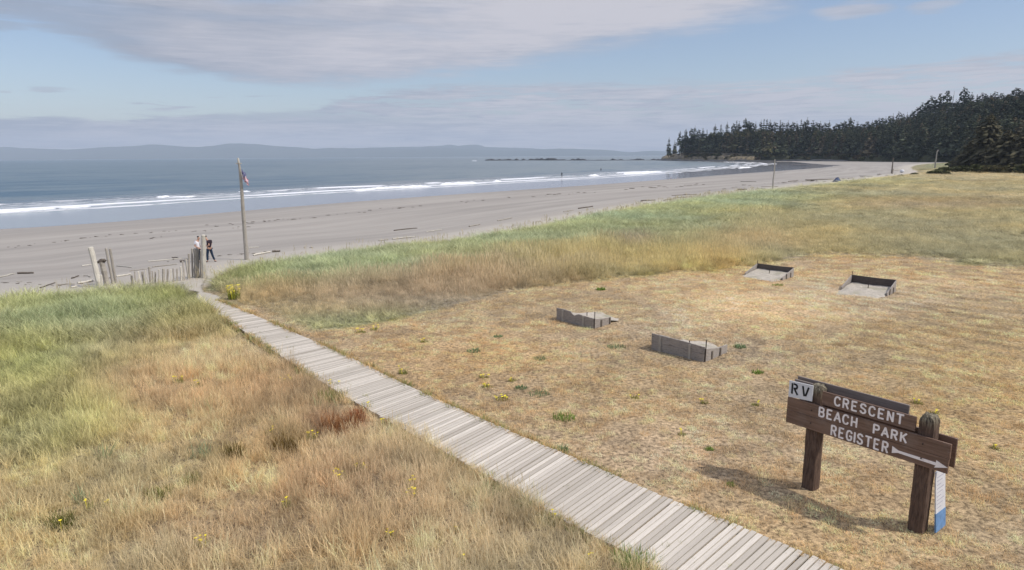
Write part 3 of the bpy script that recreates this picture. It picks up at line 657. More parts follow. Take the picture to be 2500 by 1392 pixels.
while t > .1:
    w = .086+.007*random.random(); gap = random.choice([.016, .020, .024, .034]); c = np.array([np.interp(t-w/2, cd, Cn[:, 0]), np.interp(t-w/2, cd, Cn[:, 1])])
    a = R(float(np.interp(c[1], [9, 11, 14, 17, 22, 30], [43, 49, 53.5, 50, 44, 38]))); d = np.array([math.cos(a), math.sin(a)]); n_ = np.array([-d[1], d[0]])
    l = isect(c, d, Lp); r_ = isect(c, d, Rp)
    # plank spacing is measured across the plank
    tang = Cn[min(int(np.searchsorted(cd, t)), 1199)]-Cn[max(int(np.searchsorted(cd, t))-3, 0)]; tang = tang/(np.linalg.norm(tang)+1e-9); adv = (w+gap)/max(abs(tang@n_), .5)
    t -= adv
    if l is None or r_ is None: continue
    l = l-d*random.uniform(-.01, .035); r_ = r_+d*random.uniform(-.01, .035); tw = random.uniform(-.006, .006); z0 = .055+random.uniform(-.003, .003); o = len(V); rr = random.random()
    if random.random() < .12: rr = random.choice([0., 1.15])
    L_ = np.linalg.norm(r_-l); nseg = 6; zc = random.uniform(-.004, .006)
    for i in range(nseg+1):
        q = l+(r_-l)*i/nseg; zz_ = z0+zc*math.sin(math.pi*i/nseg)+tw*(i/nseg-.5)
        for sgn, zt in ((-1, 0), (1, 0), (1, .034), (-1, .034)):
            e = q+n_*sgn*w/2*(1+.0*random.random()); V.append((e[0], e[1], zz_+zt)); UVP.append((L_*i/nseg+kk*7.7, sgn*w/2+kk*.37+zt, 0)); RN.append(rr)
    for i in range(nseg):
        b = o+4*i
        for j in range(4): Fs.append((b+j, b+4+j, b+4+(j+1) % 4, b+(j+1) % 4))
    Fs += [(o+3, o+2, o+1, o), (o+4*nseg, o+4*nseg+1, o+4*nseg+2, o+4*nseg+3)]; kk += 1
dk = mesh_np('deck', V, Fs, M['deck'], {'rnd': ('FLOAT', RN), 'uvp': ('FLOAT_VECTOR', UVP)}); bm = bmesh.new(); bm.from_mesh(dk.data); bmesh.ops.recalc_face_normals(bm, faces=bm.faces); bm.to_mesh(dk.data); bm.free()
dk.parent = bwk; dk.matrix_parent_inverse = Matrix.Translation(-bwk.location)
for P_, sg_ in ((Lp, 1), (Rp, -1)):
    b = MB(); Q = P_[::8]
    for p0, p1 in zip(Q[:-1], Q[1:]):
        d = (p1-p0)/np.linalg.norm(p1-p0); nn_ = np.array([-d[1], d[0]])*sg_; c = (p0+p1)/2+nn_*.12
        b.box((c[0], c[1], .012), (*(p1-p0)/2*1.0, 0), (*nn_*.03, 0), (0, 0, .042))
    b.build('stringer', M['dark_wood'], bwk)

# ------------------------------------------------------------------ park sign
GL = {'C': [[(.9, .78), (.78, .95), (.5, 1.), (.22, .93), (.08, .72), (.05, .5), (.08, .28), (.22, .07), (.5, 0), (.78, .05), (.9, .22)]],
 'R': [[(.1, 0), (.1, 1), (.6, 1), (.83, .93), (.88, .76), (.83, .58), (.6, .5), (.1, .5)], [(.5, .5), (.9, 0)]], 'E': [[(.85, 1), (.12, 1), (.12, 0), (.87, 0)], [(.12, .52), (.7, .52)]],
 'S': [[(.88, .82), (.75, .96), (.5, 1), (.22, .95), (.1, .77), (.2, .6), (.5, .51), (.8, .42), (.9, .24), (.78, .06), (.5, 0), (.22, .04), (.08, .2)]],
 'N': [[(.1, 0), (.1, 1), (.88, 0), (.88, 1)]], 'T': [[(0, 1), (1, 1)], [(.5, 1), (.5, 0)]], 'B': [[(.1, 0), (.1, 1), (.6, 1), (.82, .94), (.86, .77), (.8, .6), (.58, .53), (.1, .53)], [(.58, .53), (.85, .45), (.92, .26), (.85, .07), (.6, 0), (.1, 0)]],
 'A': [[(0, 0), (.5, 1), (1, 0)], [(.2, .33), (.8, .33)]], 'H': [[(.1, 0), (.1, 1)], [(.9, 0), (.9, 1)], [(.1, .5), (.9, .5)]], 'P': [[(.1, 0), (.1, 1), (.62, 1), (.85, .92), (.9, .74), (.85, .55), (.62, .47), (.1, .47)]],
 'K': [[(.1, 0), (.1, 1)], [(.88, 1), (.12, .42)], [(.36, .6), (.92, 0)]], 'G': [[(.9, .8), (.76, .96), (.5, 1), (.22, .93), (.07, .72), (.05, .5), (.07, .28), (.22, .07), (.5, 0), (.78, .06), (.9, .22), (.9, .45), (.55, .45)]],
 'I': [[(.5, 0), (.5, 1)]]}
def stroke(mb, pts, w, org, au, av, nv, th):
    """flat rounded stroke of width w along 2-D points, raised by th along nv"""
    for a, b in zip(pts[:-1], pts[1:]):
        a = np.array(a); b = np.array(b); d = (b-a)/np.linalg.norm(b-a); p = np.array([-d[1], d[0]])*w/2; e = d*w*.22
        mb.prism([tuple(a-e-p*.8), tuple(a-p), tuple(b-p), tuple(b+e-p*.8), tuple(b+e+p*.8), tuple(b+p), tuple(a+p), tuple(a-e+p*.8)], au, av, org, np.array(nv)*(th+random.random()*.0012), .5)
P1s = np.array([5.89, 12.41, 0]); us = np.array([.609, -.793, 0]); ns = np.array([-.793, -.609, 0]); zs = np.array([0, 0, 1.])
def SP(s, off, z): return P1s+us*s+ns*off+zs*z
sign = empty('park_sign', tuple(SP(.98, 0, 0)), 'brown two post wooden park sign with white routed letters and arrow', 'sign')
def sign_post(s0, top, seed):
    random.seed(seed); b = MB(); n_ = 24; V = []; H_ = []; lev = list(np.linspace(-.3, top-.12, 16))+[top-.08, top-.045, top-.02, top]
    for i, z in enumerate(lev):
        k = max(0, (z-(top-.13))/.13); sh = 1-.42*k**2.2
        for j in range(n_):
            t = 2*math.pi*j/n_; cx, cy = math.cos(t), math.sin(t); ca_, sa_ = abs(cx), abs(cy); q = min(1/max(ca_, sa_), 1.30); rr = .128*q*sh*(1+.05*(random.random()-.5)+.12*k*(random.random()-.5))
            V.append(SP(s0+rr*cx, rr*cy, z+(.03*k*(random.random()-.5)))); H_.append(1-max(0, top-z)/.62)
    Fs = [(i*n_+j, i*n_+(j+1) % n_, (i+1)*n_+(j+1) % n_, (i+1)*n_+j) for i in range(len(lev)-1) for j in range(n_)]+[tuple((len(lev)-1)*n_+j for j in range(n_))]
    b.add(V, Fs, .5, H_); return b.build('post', M['sign_post'], sign)
sign_post(0., 2.14, 5); sign_post(1.97, 2.15, 8)
def sboard(name, s0, s1, z0, z1, off, m_, th=.022, sk=0.):
    b = MB(); c = SP((s0+s1)/2, off, (z0+z1)/2); b.box(c, us*(s1-s0)/2, ns*th, zs*(z1-z0)/2+us*sk); return b.build(name, m_, sign, bevel=.005)
sboard('lower_board', -.505, 2.39, 1.535, 1.792, .166, M['board']); sboard('lower_board', -.51, 2.38, 1.268, 1.530, .166, M['board'])
sboard('upper_board', .155, 1.808, 1.815, 2.075, .115, M['board']); sboard('cleat', -.49, -.12, 1.82, 2.12, -.02, M['board_back'], .02)
sboard('rear_board', -.515, 1.57, 1.83, 2.145, -.172, M['board_back']); sboard('rear_board', -.44, 2.36, 1.268, 1.79, -.172, M['board'])
bo = .189
for txt, s0, s1, zb, h_ in (('CRESCENT', .375, 1.635, 1.878, .168), ('BEACH', .12, .888, 1.597, .172), ('PARK', 1.13, 1.74, 1.590, .160), ('REGISTER', .382, 1.455, 1.306, .183)):
    off = .139 if txt == 'CRESCENT' else bo; b = MB(); adv = (s1-s0)/len(txt); cw = [(.35 if ch == 'I' else 1.) for ch in txt]; adv = (s1-s0)/(sum(cw)+.0); x_ = s0
    for ch, cwi in zip(txt, cw):
        lw = adv*.70
        for st in GL[ch]: stroke(b, [((p[0]-.5)*lw+x_+adv*cwi/2, p[1]*h_) for p in st], .032, SP(0, off-.001, zb), us, zs, ns, .005)
        x_ += adv*cwi
    o = b.build('lettering', M['letter'], sign); o['label'] = 'white letters %s' % txt
b = MB(); b.prism([(1.50, -.055), (1.60, -.020), (2.20, -.028), (2.18, -.072), (2.375, -.004), (2.20, .066), (2.20, .024), (1.60, .026), (1.50, .072)], us, zs, SP(0, bo-.001, 1.385), ns*.006, .5); b.build('arrow', M['letter'], sign)
b = MB(); b.prism([(-.495, 1.800), (-.012, 1.835), (-.012, 2.150), (-.495, 2.128)], us, zs, SP(0, .166, 0), ns*.02, .5); rv = b.build('white_panel', M['white'], sign)
b = MB()
for st in ([(.0, 0), (.0, 1.)], [(.17, 1.), (.42, .95), (.5, .76), (.42, .58), (.17, .55)], [(.24, .48), (.55, 0)], [(1.05, 1.), (1.23, .1)], [(1.62, 1.), (1.37, .12)]):
    stroke(b, [(-.425+p[0]*.205, p[1]*.20) for p in st], .036, SP(0, .186, 1.885), us, zs+us*.0, ns, .004)
o = b.build('stencil_letters', M['black'], rv); o['label'] = 'black stencilled letters RV'; 
b = MB(); pc = lambda a, z: SP(2.125+.10*(1-z), -.06-a, z)
def pan(a0, a1, z0, z1, e, m_, name):
    b = MB(); n3 = us*e; V = [pc(a0, z0), pc(a1, z0), pc(a1, z1), pc(a0, z1)]; b.add([q for q in V]+[q+us*e for q in V], [(3, 2, 1, 0), (4, 5, 6, 7), (0, 1, 5, 4), (1, 2, 6, 5), (2, 3, 7, 6), (3, 0, 4, 7)], .5); return b.build(name, m_, sign)
pan(0, .40, .05, 1.12, .02, M['white'], 'notice_panel')
b = MB(); 
for i in range(9):
    z = 1.02-i*.068; V = [pc(.05, z-.014)+us*.0205, pc(.34-.06*(i % 3), z-.014)+us*.0205, pc(.34-.06*(i % 3), z)+us*.0205, pc(.05, z)+us*.0205]; b.add(V, [(0, 1, 2, 3)], .5)
b.build('notice_text', M['ink'], sign)
b = MB(); V = [pc(-.003, .045), pc(.403, .045), pc(.403, .38), pc(-.003, .38)]; b.add([q-us*.002 for q in V]+[q+us*.024 for q in V], [(3, 2, 1, 0), (4, 5, 6, 7), (0, 1, 5, 4), (1, 2, 6, 5), (2, 3, 7, 6), (3, 0, 4, 7)], .5); b.build('blue_footer', M['blue'], sign)
random.seed(11)

for s_ in (0., 1.97):
    for z_ in (1.40, 1.66): b = MB(); c_ = SP(s_, .187, z_); b.tube([c_, c_+ns*.012], .014, 8, .5); b.build('bolt', M['iron'], sign)
# ------------------------------------------------------------------ horseshoe pits
def pit_sand(n):
    k = n.noise(pos(n), 6, 6, .7); k2 = n.noise(pos(n), 1.5, 4, .6)
    c = n.mix(n.mr(k, .3, .7), (.36, .32, .265), (.52, .465, .39)); c = n.mix(n.mr(k2, .5, .68, 0., .5), c, (.20, .20, .11)); return princ(n, c, .95, .1, bump(n, k, 1., .05))
M['pit_sand'] = mat('pit_sand', pit_sand)
PL = ['horseshoe pit nearer the beach path with a broken notched backboard', 'large near horseshoe pit with intact grey plank backboard beside its sand', 'far horseshoe pit, left of the two open ones with dark inner backboard', 'far right horseshoe pit with dark inner backboard and long sand spill']
for i, (A, ub, usd, L) in enumerate(PITS):
    A3 = np.array([A[0], A[1], tz(*A)]); u3 = np.array([*ub, 0]); s3 = np.array([*usd, 0]); hb = (.50, .56, .50, .58)[i]; sl = (1.05, 1.5, 1.45, 1.35)[i]
    e = empty('horseshoe_pit', tuple(A3+u3*L/2), PL[i], 'horseshoe pit', 'horseshoe pits in the lawn')
    q = lambda a, s, z: A3+u3*a+s3*s+zs*z
    b = MB()
    if i == 0:
        b.prism([(0, -.1), (L, -.1), (L, .40), (1.40, .43), (1.2, .44), (1.08, .40), (.98, .35), (.86, .40), (.78, .48), (.4, .50), (0, hb)], u3, zs, A3-s3*.025, s3*.05)
    else:
        b.prism([(0, -.1), (L, -.1), (L, hb*.5), (0, hb*.5)], u3, zs, A3-s3*.025, s3*.05); b.prism([(0, hb*.5+.006), (L, hb*.5+.006), (L, hb-.06*(i == 1)), (L*.6, hb-.02), (0, hb)], u3, zs, A3-s3*.025, s3*.05)
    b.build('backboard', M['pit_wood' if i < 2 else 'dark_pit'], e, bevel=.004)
    for a_ in (0., L):
        b = MB(); far = (a_ == 0)
        if i < 2: poly = [(.03, -.1), (sl, -.1), (sl, .27), (sl*.55, .30), (.03, hb-.12)] if not far else [(.03, -.1), (sl*.7, -.1), (sl*.7, .24), (sl*.4, .38), (.03, hb-.03)]
        else: poly = [(.03, -.1), (sl, -.1), (sl, .14), (.03, hb-.02)]
        b.prism(poly, s3, zs, A3+u3*(a_-.025), u3*.05); b.build('side_board', M['pit_wood'], e, bevel=.004)
    for a_, s_, h_ in ((.36, -.04, hb-.02), (L*.74, -.04, hb-.05)): b = MB(); b.box(q(a_, s_, h_/2-.05), u3*.045, s3*.016, zs*(h_/2+.03)); b.build('cleat', M['grey_wood'], e)
    for s_ in (.45, 1.0): 
        if s_ < sl: b = MB(); b.box(q(L+.04, s_, .12), s3*.035, u3*.016, zs*.16); b.build('cleat', M['dark_wood'], e)
    for a_, s_, h_ in ((L*.5, .75, .36), (L+.02 if i < 2 else .0, .02, hb+.17)): b = MB(); b.tube([q(a_, s_, -.2), q(a_+.02, s_, h_)], .017, 6); b.build('iron_stake', M['iron'], e)
    n_ = 44; Vv = []; Fs = []; m_ = 30
    for r_i in range(n_+1):
        for c_i in range(m_+1):
            a_ = r_i/n_; s_ = c_i/m_; ext = (2.0 if i < 2 else 2.35)+.9*(vnoise(a_*4+i*9, 3.3)-.3); sp_ = -.0+(s_)*ext*1.05; wx = (a_-.5)*L*(.94+.7*max(0, s_-.5))
            hh = (.26 if i < 2 else .16)*(1-s_)**1.8+.07*(fbm(a_*6+i*5, s_*7, 1., 4)-.5)*(1-.5*s_)-.085*s_**2.5-.07*sstep(.30, .5, abs(a_-.5))*sstep(.35, .7, s_)+.055; Vv.append(q(L/2+wx, .03+sp_, hh))
    Fs = [(r_i*(m_+1)+c_i, r_i*(m_+1)+c_i+1, (r_i+1)*(m_+1)+c_i+1, (r_i+1)*(m_+1)+c_i) for r_i in range(n_) for c_i in range(m_)]
    o = mesh_np('sand_bed', Vv, Fs, M['pit_sand'], None, True, e); o.matrix_parent_inverse = Matrix.Translation(-e.location)

# ------------------------------------------------------------------ posts, poles
def top_at(base, px, py, lean=0.): p = at_y(px, py, base[1]); return p+np.array([0, lean, 0])
def post_px(name, xt, yt, xb, yb, wpx, label, cat, group=None, m_='grey_wood', depth=None, sides=9, flat=1., zb=None, bury=.4, jit=.12):
    b0 = un(xb, yb, -.30) if depth is None else at_y(xb, yb, depth); zt_ = tz(b0[0], b0[1])
    tp = at_y(xt, yt, b0[1]); d = tp-b0; w = wpx/F_PX*b0[1]/2*1.02; root = np.array([b0[0], b0[1], zt_]); b = MB(); n_ = 7; P = []; 
    for i in range(n_+1):
        t = i/n_; P.append(b0-(d/np.linalg.norm(d))*bury*(1-t)+d*t-root+np.array([random.uniform(-1, 1), random.uniform(-1, 1), 0])*w*.12*(0 < i < n_))
    rad_ = [w*(1.04-.10*i/n_)*(1+.05*random.uniform(-1, 1)) for i in range(n_+1)]; rad_.append(rad_[-1]*.7); P.append(P[-1]+d/np.linalg.norm(d)*w*.35)
    b.tube(P, rad_, sides, None, jit, flat)
    ob = b.build(name, M[m_]); ob.location = tuple(root); return tag(ob, label, cat, group)
gpost = post_px
Dp = 36.4
post_px('driftwood_post', 221, 605, 244, 700, 12.5, 'thick tall leaning driftwood post, leftmost of the beach posts', 'post', 'upright driftwood posts at the beach edge', 'pale_wood', Dp, 10)
post_px('driftwood_post', 248, 640, 262, 697, 13.5, 'short stout post topped with a dark broken knob', 'post', 'upright driftwood posts at the beach edge', 'grey_wood', Dp+.5)
b = MB(); kb = at_y(250, 640, Dp+.5); b.ball((0, 0, 0), .22, .15, .11, 8, 5, .2, .5); b.tube([(-.1, 0, -.05), (-.32, 0, -.1)], [.08, .05], 6, .2, .3); kn = b.build('driftwood_stump', M['dark_wood']); kn.location = tuple(kb+[0, 0, .07]); tag(kn, 'dark broken driftwood piece lying on top of a short post', 'driftwood')
post_px('driftwood_post', 258.5, 607, 276, 695, 6.5, 'thin tall leaning post, left one of the slender pair', 'post', 'upright driftwood posts at the beach edge', 'grey_wood', Dp+.9)
post_px('driftwood_post', 268.5, 608, 283, 692, 6.0, 'thin tall leaning post, right one of the slender pair', 'post', 'upright driftwood posts at the beach edge', 'grey_wood', Dp+1.4)
post_px('driftwood_post', 247, 672, 249, 702, 5, 'small pale stake at the foot of the thick leaning post', 'post', 'upright driftwood posts at the beach edge', 'pale_wood', Dp-.3)
post_px('driftwood_post', 496.5, 575, 499, 682, 10.5, 'tallest pale post at the path gap, hiding the white shirted person', 'post', 'upright driftwood posts at the beach edge', 'pale_wood', 38.6, 10)
post_px('driftwood_post', 478, 609, 481, 682, 13, 'broad dark slab post in front of the white shirted person', 'post', 'upright driftwood posts at the beach edge', 'dark_grey', 38.8, 8)
post_px('driftwood_post', 490, 612, 491, 680, 5.5, 'narrow grey stake squeezed beside the tallest post', 'post', 'upright driftwood posts at the beach edge', 'grey_wood', 38.9, 7)
post_px('driftwood_post', 468.5, 607, 470, 680, 4.6, 'thin upright stake just left of the broad dark slab post', 'post', 'upright driftwood posts at the beach edge', 'grey_wood', 39.0, 7)
for j, (xt, yt, xb, w_) in enumerate([(460, 620, 463, 5.5), (453, 633, 463, 5.5), (447, 638, 452, 5), (441, 652, 443, 6), (432, 656, 433, 5), (424, 655, 425, 5), (416, 658, 417, 4.5), (408, 657, 408, 5), (399, 657, 400, 10), (388, 659, 388, 5), (378, 661, 379, 4.5), (364, 653, 369, 8), (356, 660, 358, 4), (347, 660, 353, 7), (338, 662, 345, 5), (329, 664, 332, 4), (321, 671, 324, 6), (372, 664, 374, 4), (448, 664, 449, 4)]):
    zb_ = 699; dp_ = float(np.interp(xt, [320, 400, 465], [36.6, 37.2, 38.6]))+.12*math.sin(j*2.)
    lb = {0: 'step down post, tallest of the low picket row', 1: 'pale stake leaning left beside the taller slab posts', 8: 'widest plank of the low picket row', 11: 'short forked picket leaning left in the low row', 16: 'last stub at the left end of the low picket row'}.get(j, 'short grey driftwood picket in the low row left of the gap')
    xt += random.uniform(-1.5, 1.5); yt += random.uniform(-3, 4)*(j > 3); w_ *= random.uniform(.85, 1.15); post_px('driftwood_post', xt, yt, xb, zb_, w_, lb, 'post', 'pickets of the low driftwood row', 'pale_wood' if j in (1, 3, 6, 9, 12, 14, 18) else 'grey_wood', dp_, 7, .7, jit=.2)
# flag pole
fp = empty('flagpole', tuple(gp(602, 634)), 'tall crooked driftwood flagpole with a small crossbar near its tip', 'flagpole'); YB = fp.location.y
base = np.array(fp.location); pts = [(602.5, 640), (601.5, 615), (598.5, 580), (595.5, 540), (592.5, 500), (590.2, 465), (587.5, 430), (584.5, 405), (582.5, 395)]
b = MB(); b.tube([at_y(x, y, YB) for x, y in pts], [.15, .15, .13, .125, .115, .105, .09, .075, .07], 9, .45, .14); b.build('pole', M['grey_wood'], fp)
b = MB(); b.tube([at_y(583, 398, YB), at_y(580.8, 386, YB)], [.075, .06], 8, .9); b.build('pole_tip', M['pale_wood'], fp)
b = MB(); b.tube([at_y(576, 399.5, YB), at_y(590, 399, YB)], [.04, .03], 6, .9); b.build('crossbar', M['pale_wood'], fp)
def flag_mat(n):
    uv = attr(n, 'uvp').outputs['Vector']; s = n.new('ShaderNodeSeparateXYZ', {0: uv}); u, v = s.outputs[0], s.outputs[1]
    st = n.m('GREATER_THAN', n.m('MODULO', n.m('MULTIPLY', n.m('SUBTRACT', 1., v), 6.5), 1.), .5)
    c = n.mix(st, (.42, .05, .07), (.72, .70, .74)); can = n.m('MULTIPLY', n.m('LESS_THAN', u, .42), n.m('GREATER_THAN', v, .46))
    vo = n.new('ShaderNodeTexVoronoi', {'Vector': n.comb(n.m('MULTIPLY', u, 14.), n.m('MULTIPLY', v, 9.), 0.), 'Scale': 1., 'Randomness': 0.}); star = n.m('LESS_THAN', vo.outputs['Distance'], .22)
    c = n.mix(can, c, n.mix(star, (.025, .03, .12), (.7, .7, .75))); return princ(n, c, .85, .2)
M['flag'] = mat('flag_cloth', flag_mat)
V = []; UV = []; nu, nv = 22, 14
h0 = at_y(588.0, 412, YB); h1 = at_y(590.6, 437, YB)
for i in range(nu+1):
    for j in range(nv+1):
        u, v = i/nu, j/nv; hp = h1+(h0-h1)*v; drop = u*1.1*(.42+.40*v); out = .46*u**.8*(1-.25*u)+.09; fold = .07*math.sin(u*13+v*3)*min(1, u*3)
        V.append(hp+np.array([out+fold*.6, -.12+fold+.05*math.sin(v*7), -drop+.03*math.sin(u*9+v*5)*u])); UV.append((u, v, 0))
Fs = [(i*(nv+1)+j, i*(nv+1)+j+1, (i+1)*(nv+1)+j+1, (i+1)*(nv+1)+j) for i in range(nu) for j in range(nv)]
fl = mesh_np('flag', V, Fs, M['flag'], {'uvp': ('FLOAT_VECTOR', UV)}, True); sm = fl.modifiers.new('thickness', 'SOLIDIFY'); sm.thickness = .004; tag(fl, 'limp red white and blue flag hanging from the crooked driftwood pole', 'flag')
def pole(name, xt, yt, xb, yb, wpx, label, m_='grey_wood', extra=None):
    b0 = gp(xb, yb); b = MB(); tp = at_y(xt, yt, b0[1]); w = wpx/F_PX*b0[1]/2; P = [b0-[0, 0, .4]-b0]+[b0+(tp-b0)*t+[random.uniform(-.05, .05), 0, 0]-b0 for t in (0, .3, .6, 1.)]
    b.tube(P, [w, w, w*.9, w*.8, w*.6], 7, None, .15)
    if extra: b.tube([tp-b0+[0, 0, -.5], tp-b0+np.array(extra)], [w*.7, w*.9], 6)
    o = b.build(name, M[m_]); o.location = tuple(b0); tag(o, label, 'pole', 'driftwood poles standing along the beach edge')
pole('driftwood_pole', 1892, 389, 1886, 461, 4.2, 'tall thin pole at the grass edge, straight below the low wooded point'); pole('driftwood_pole', 2181, 386, 2177, 423, 3., 'dark slanting pole beside the white ball and its log', 'dark_wood')
pole('driftwood_pole', 2288, 368, 2282, 411, 3.4, 'leaning pole with forked tip left of the broad spruce', 'grey_wood', (.5, 0, .3)); pole('driftwood_pole', 2337, 393, 2336, 404, 3., 'short dark stub post in front of the broad spruce', 'dark_wood')

# ------------------------------------------------------------------ driftwood
def log_px(x0, y0, x1, y1, wpx, label, m_='grey_wood', bend=.0, name='driftwood_log', tap=.7):
    wpx *= (.62 if y0 < 500 else .85); A = gp(x0, y0); B = gp(x1, y1); w = wpx/F_PX*(A[1]+B[1])/4*1.05; c = (A+B)/2; b = MB(); n_ = 6; P = []
    nr = np.array([-(B-A)[1], (B-A)[0], 0]); nr /= np.linalg.norm(nr)+1e-9; L = np.linalg.norm(B-A)
    for i in range(n_+1): t = i/n_; P.append(A+(B-A)*t+nr*(bend*L*math.sin(math.pi*t*1.5)+random.uniform(-.3, .3)*w)-c+np.array([0, 0, w*.7+.03*random.random()]))
    b.tube(P, [w*(1-(1-tap)*i/n_)*random.uniform(.88, 1.1) for i in range(n_+1)], 8, None, .2); o = b.build(name, M[m_]); o.location = tuple(c); return tag(o, label, 'driftwood', 'driftwood lying on the sand')
for a in [(43, 669, 82, 668, 5.5, 'thick dark driftwood log alone on the sand at far left', 'dark_wood'), (0, 678, 36, 669, 3.5, 'pale beach log running out of the left frame edge', 'pale_wood'),
 (98, 704, 135, 691, 3.2, 'dark slanting branch on the sand left of the post group', 'dark_wood'), (190, 694, 229, 687, 6, 'whitest thick log lying against the leaning posts', 'pale_wood'), (174, 704, 188, 701, 5, 'short pale log nearest the grass left of the posts', 'pale_wood'),
 (140, 697, 183, 694, 3.2, 'brown gnarled stick between the slanting branch and pale logs', 'grey_wood', .05), (200, 651, 223, 647, 3, 'pale stick pointing at the thick leaning post from the left', 'pale_wood'), (175, 681, 192, 675, 4, 'dark driftwood chunk up the sand from the pale logs', 'dark_wood'),
 (204, 675, 226, 677, 3, 'curved grey stick behind the pale logs', 'grey_wood', .12), (40, 689, 55, 688, 2.5, 'small grey stick, left of two near the left grass', 'grey_wood'), (66, 691, 78, 691, 2.5, 'small grey stick, right of two near the left grass', 'grey_wood'),
 (285, 677, 320, 671, 5, 'pale log between the leaning posts and the low row', 'pale_wood'), (285, 650, 322, 654, 2.8, 'thin pale log behind the slender pair of posts', 'pale_wood'), (372, 653, 432, 646, 3.2, 'long brown log lying behind the low picket row', 'grey_wood'),
 (362, 640, 445, 632, 3, 'long pale log farthest behind the low picket row', 'pale_wood'), (317, 663, 372, 656, 2.5, 'thin straight log just above the low picket row', 'grey_wood'), (420, 630, 432, 634, 3, 'small forked branch behind the picket row', 'dark_wood', .2),
 (442, 641, 450, 639, 5, 'dark stub lodged beside the pale leaning stake', 'dark_wood'), (665, 616, 684, 615, 6.5, 'short dark block of wood right of the flagpole', 'dark_wood'), (618, 625, 660, 617, 5, 'pale log at the grass edge right of the flagpole', 'pale_wood'),
 (608, 606, 632, 604, 2.5, 'thin pale stick on sand beside the flagpole', 'pale_wood'), (962, 564, 1016, 558, 3., 'thin crooked stick alone on the open sand', 'dark_wood', .05), (958, 585, 1012, 579, 4, 'pale log touching the grass below the crooked stick', 'pale_wood'),
 (925, 589, 948, 586, 3.5, 'brown log half hidden in grass left of the pale log', 'grey_wood'), (1040, 567, 1078, 562, 2.6, 'light stick right of the crooked stick', 'pale_wood'), (1145, 554, 1172, 549, 3.5, 'slanting brown plank at the grass edge near centre', 'grey_wood'),
 (1215, 540, 1250, 533, 2.6, 'thin log at the grass edge right of the slanting plank', 'grey_wood'), (1412, 510, 1447, 505, 3.2, 'dark log on the sand above the green dune crest', 'dark_wood'), (1376, 518, 1400, 514, 2.4, 'small brown stick left of the dark crest log', 'grey_wood'),
 (1568, 492, 1590, 489, 3.4, 'dark tangled wood left of the long thin logs', 'dark_wood', .2), (1620, 490, 1640, 487, 2.6, 'brown wood chunk under the long thin logs', 'dark_wood'), (1640, 478, 1702, 475, 2.2, 'longest thin dark log of the right wood pile', 'dark_wood'), (1644, 484, 1690, 481, 2.2, 'second thin dark log of the right wood pile', 'dark_wood'),
 (1656, 489.5, 1672, 488.5, 4.5, 'bright cream log below the long thin logs', 'pale_wood'), (1720, 474, 1736, 471, 2.5, 'small log between wood pile and thin pole', 'grey_wood'), (1802, 464, 1818, 463, 4, 'dark heap of wood left of the thin pole', 'dark_wood', .2), (1848, 461.5, 1868, 461, 3, 'pale plank lying left of the thin pole', 'pale_wood'),
 (1858, 457, 1900, 456, 1.6, 'thin dark stick crossing behind the thin pole', 'dark_wood'), (1808, 444, 1846, 444, 1.8, 'flat dark log on open sand above the thin pole', 'dark_wood'), (1925, 444, 1948, 441, 2.8, 'dark wood midway between thin pole and blue tent', 'dark_wood'), (1960, 444, 1985, 441, 2.2, 'brown wood left of the blue tent', 'grey_wood'),
 (1988, 442, 2008, 438, 3.6, 'tangled dark wood touching the blue tent from the left', 'dark_wood', .2), (2070, 436, 2082, 435, 2.6, 'dark log right of the blue tent', 'dark_wood'), (2098, 430, 2130, 431, 2., 'low brown log farther right of the blue tent', 'grey_wood'), (2176, 417, 2196, 416, 3., 'long grey log joining the slanting pole to the white ball', 'grey_wood'), (2178, 424, 2181, 414, 3.6, 'dark upright root beside the slanting pole', 'dark_wood')]:
    log_px(*a)
bb = gp(2202, 422); b = MB(); b.ball((0, 0, .55), .75, .6, .62, 12, 8, .5, .08); o = b.build('beach_float', M['white'], smooth=True); o.location = tuple(bb); tag(o, 'round white float resting at the end of a grey log', 'float')

# ------------------------------------------------------------------ far mountains, reef, headland
def mountain(name, Y, L, seed, label):
    xs = np.arange(-900, 3300, 5.); top = np.interp(xs, [p[0] for p in L], [p[1] for p in L])+(fbm(xs, xs*0+seed, 60., 5, seed)-.5)*7
    V = []; rows = [(-.12, 0), (-.07, .35), (-.03, .72), (0, 1.), (.05, .6), (.12, 0)]
    for j, (dy, k) in enumerate(rows):
        for i, x in enumerate(xs):
            p = at_y(x, top[i], Y); p2 = p.copy(); p2[1] += dy*Y; p2[0] += dy*Y*.1; p2[2] = -3+(p[2]+3)*k*(1+.25*(vnoise(i*.35, j*3.+seed)-.5)*(k < 1)); V.append(p2)
    n_ = len(xs); i = np.arange(len(rows)-1)[:, None]*n_+np.arange(n_-1)[None, :]; F_ = np.stack([i, i+1, i+n_+1, i+n_], -1).reshape(-1, 4)
    return tag(mesh_np(name, np.array(V), F_, M['mountain'], None, True), label, 'mountains', kind='structure')
M['mountain'] = mat('far_forest', lambda n: princ(n, n.mix(n.noise(pos(n), .002, 6, .6), (.03, .05, .04), (.08, .10, .08)), .95, .1))
mountain('distant_mountains', 15500, [(-900, 356), (0, 360), (110, 363), (160, 366), (250, 361), (370, 354), (480, 357), (560, 352), (620, 353), (700, 357), (760, 362), (830, 360), (900, 362), (1000, 363), (1100, 362), (1180, 366), (1290, 368), (1340, 364), (1400, 363), (1450, 366), (1500, 368), (1540, 371), (1590, 369), (1660, 372), (1800, 374), (3300, 374)], 2., 'low blue mountains across the strait')
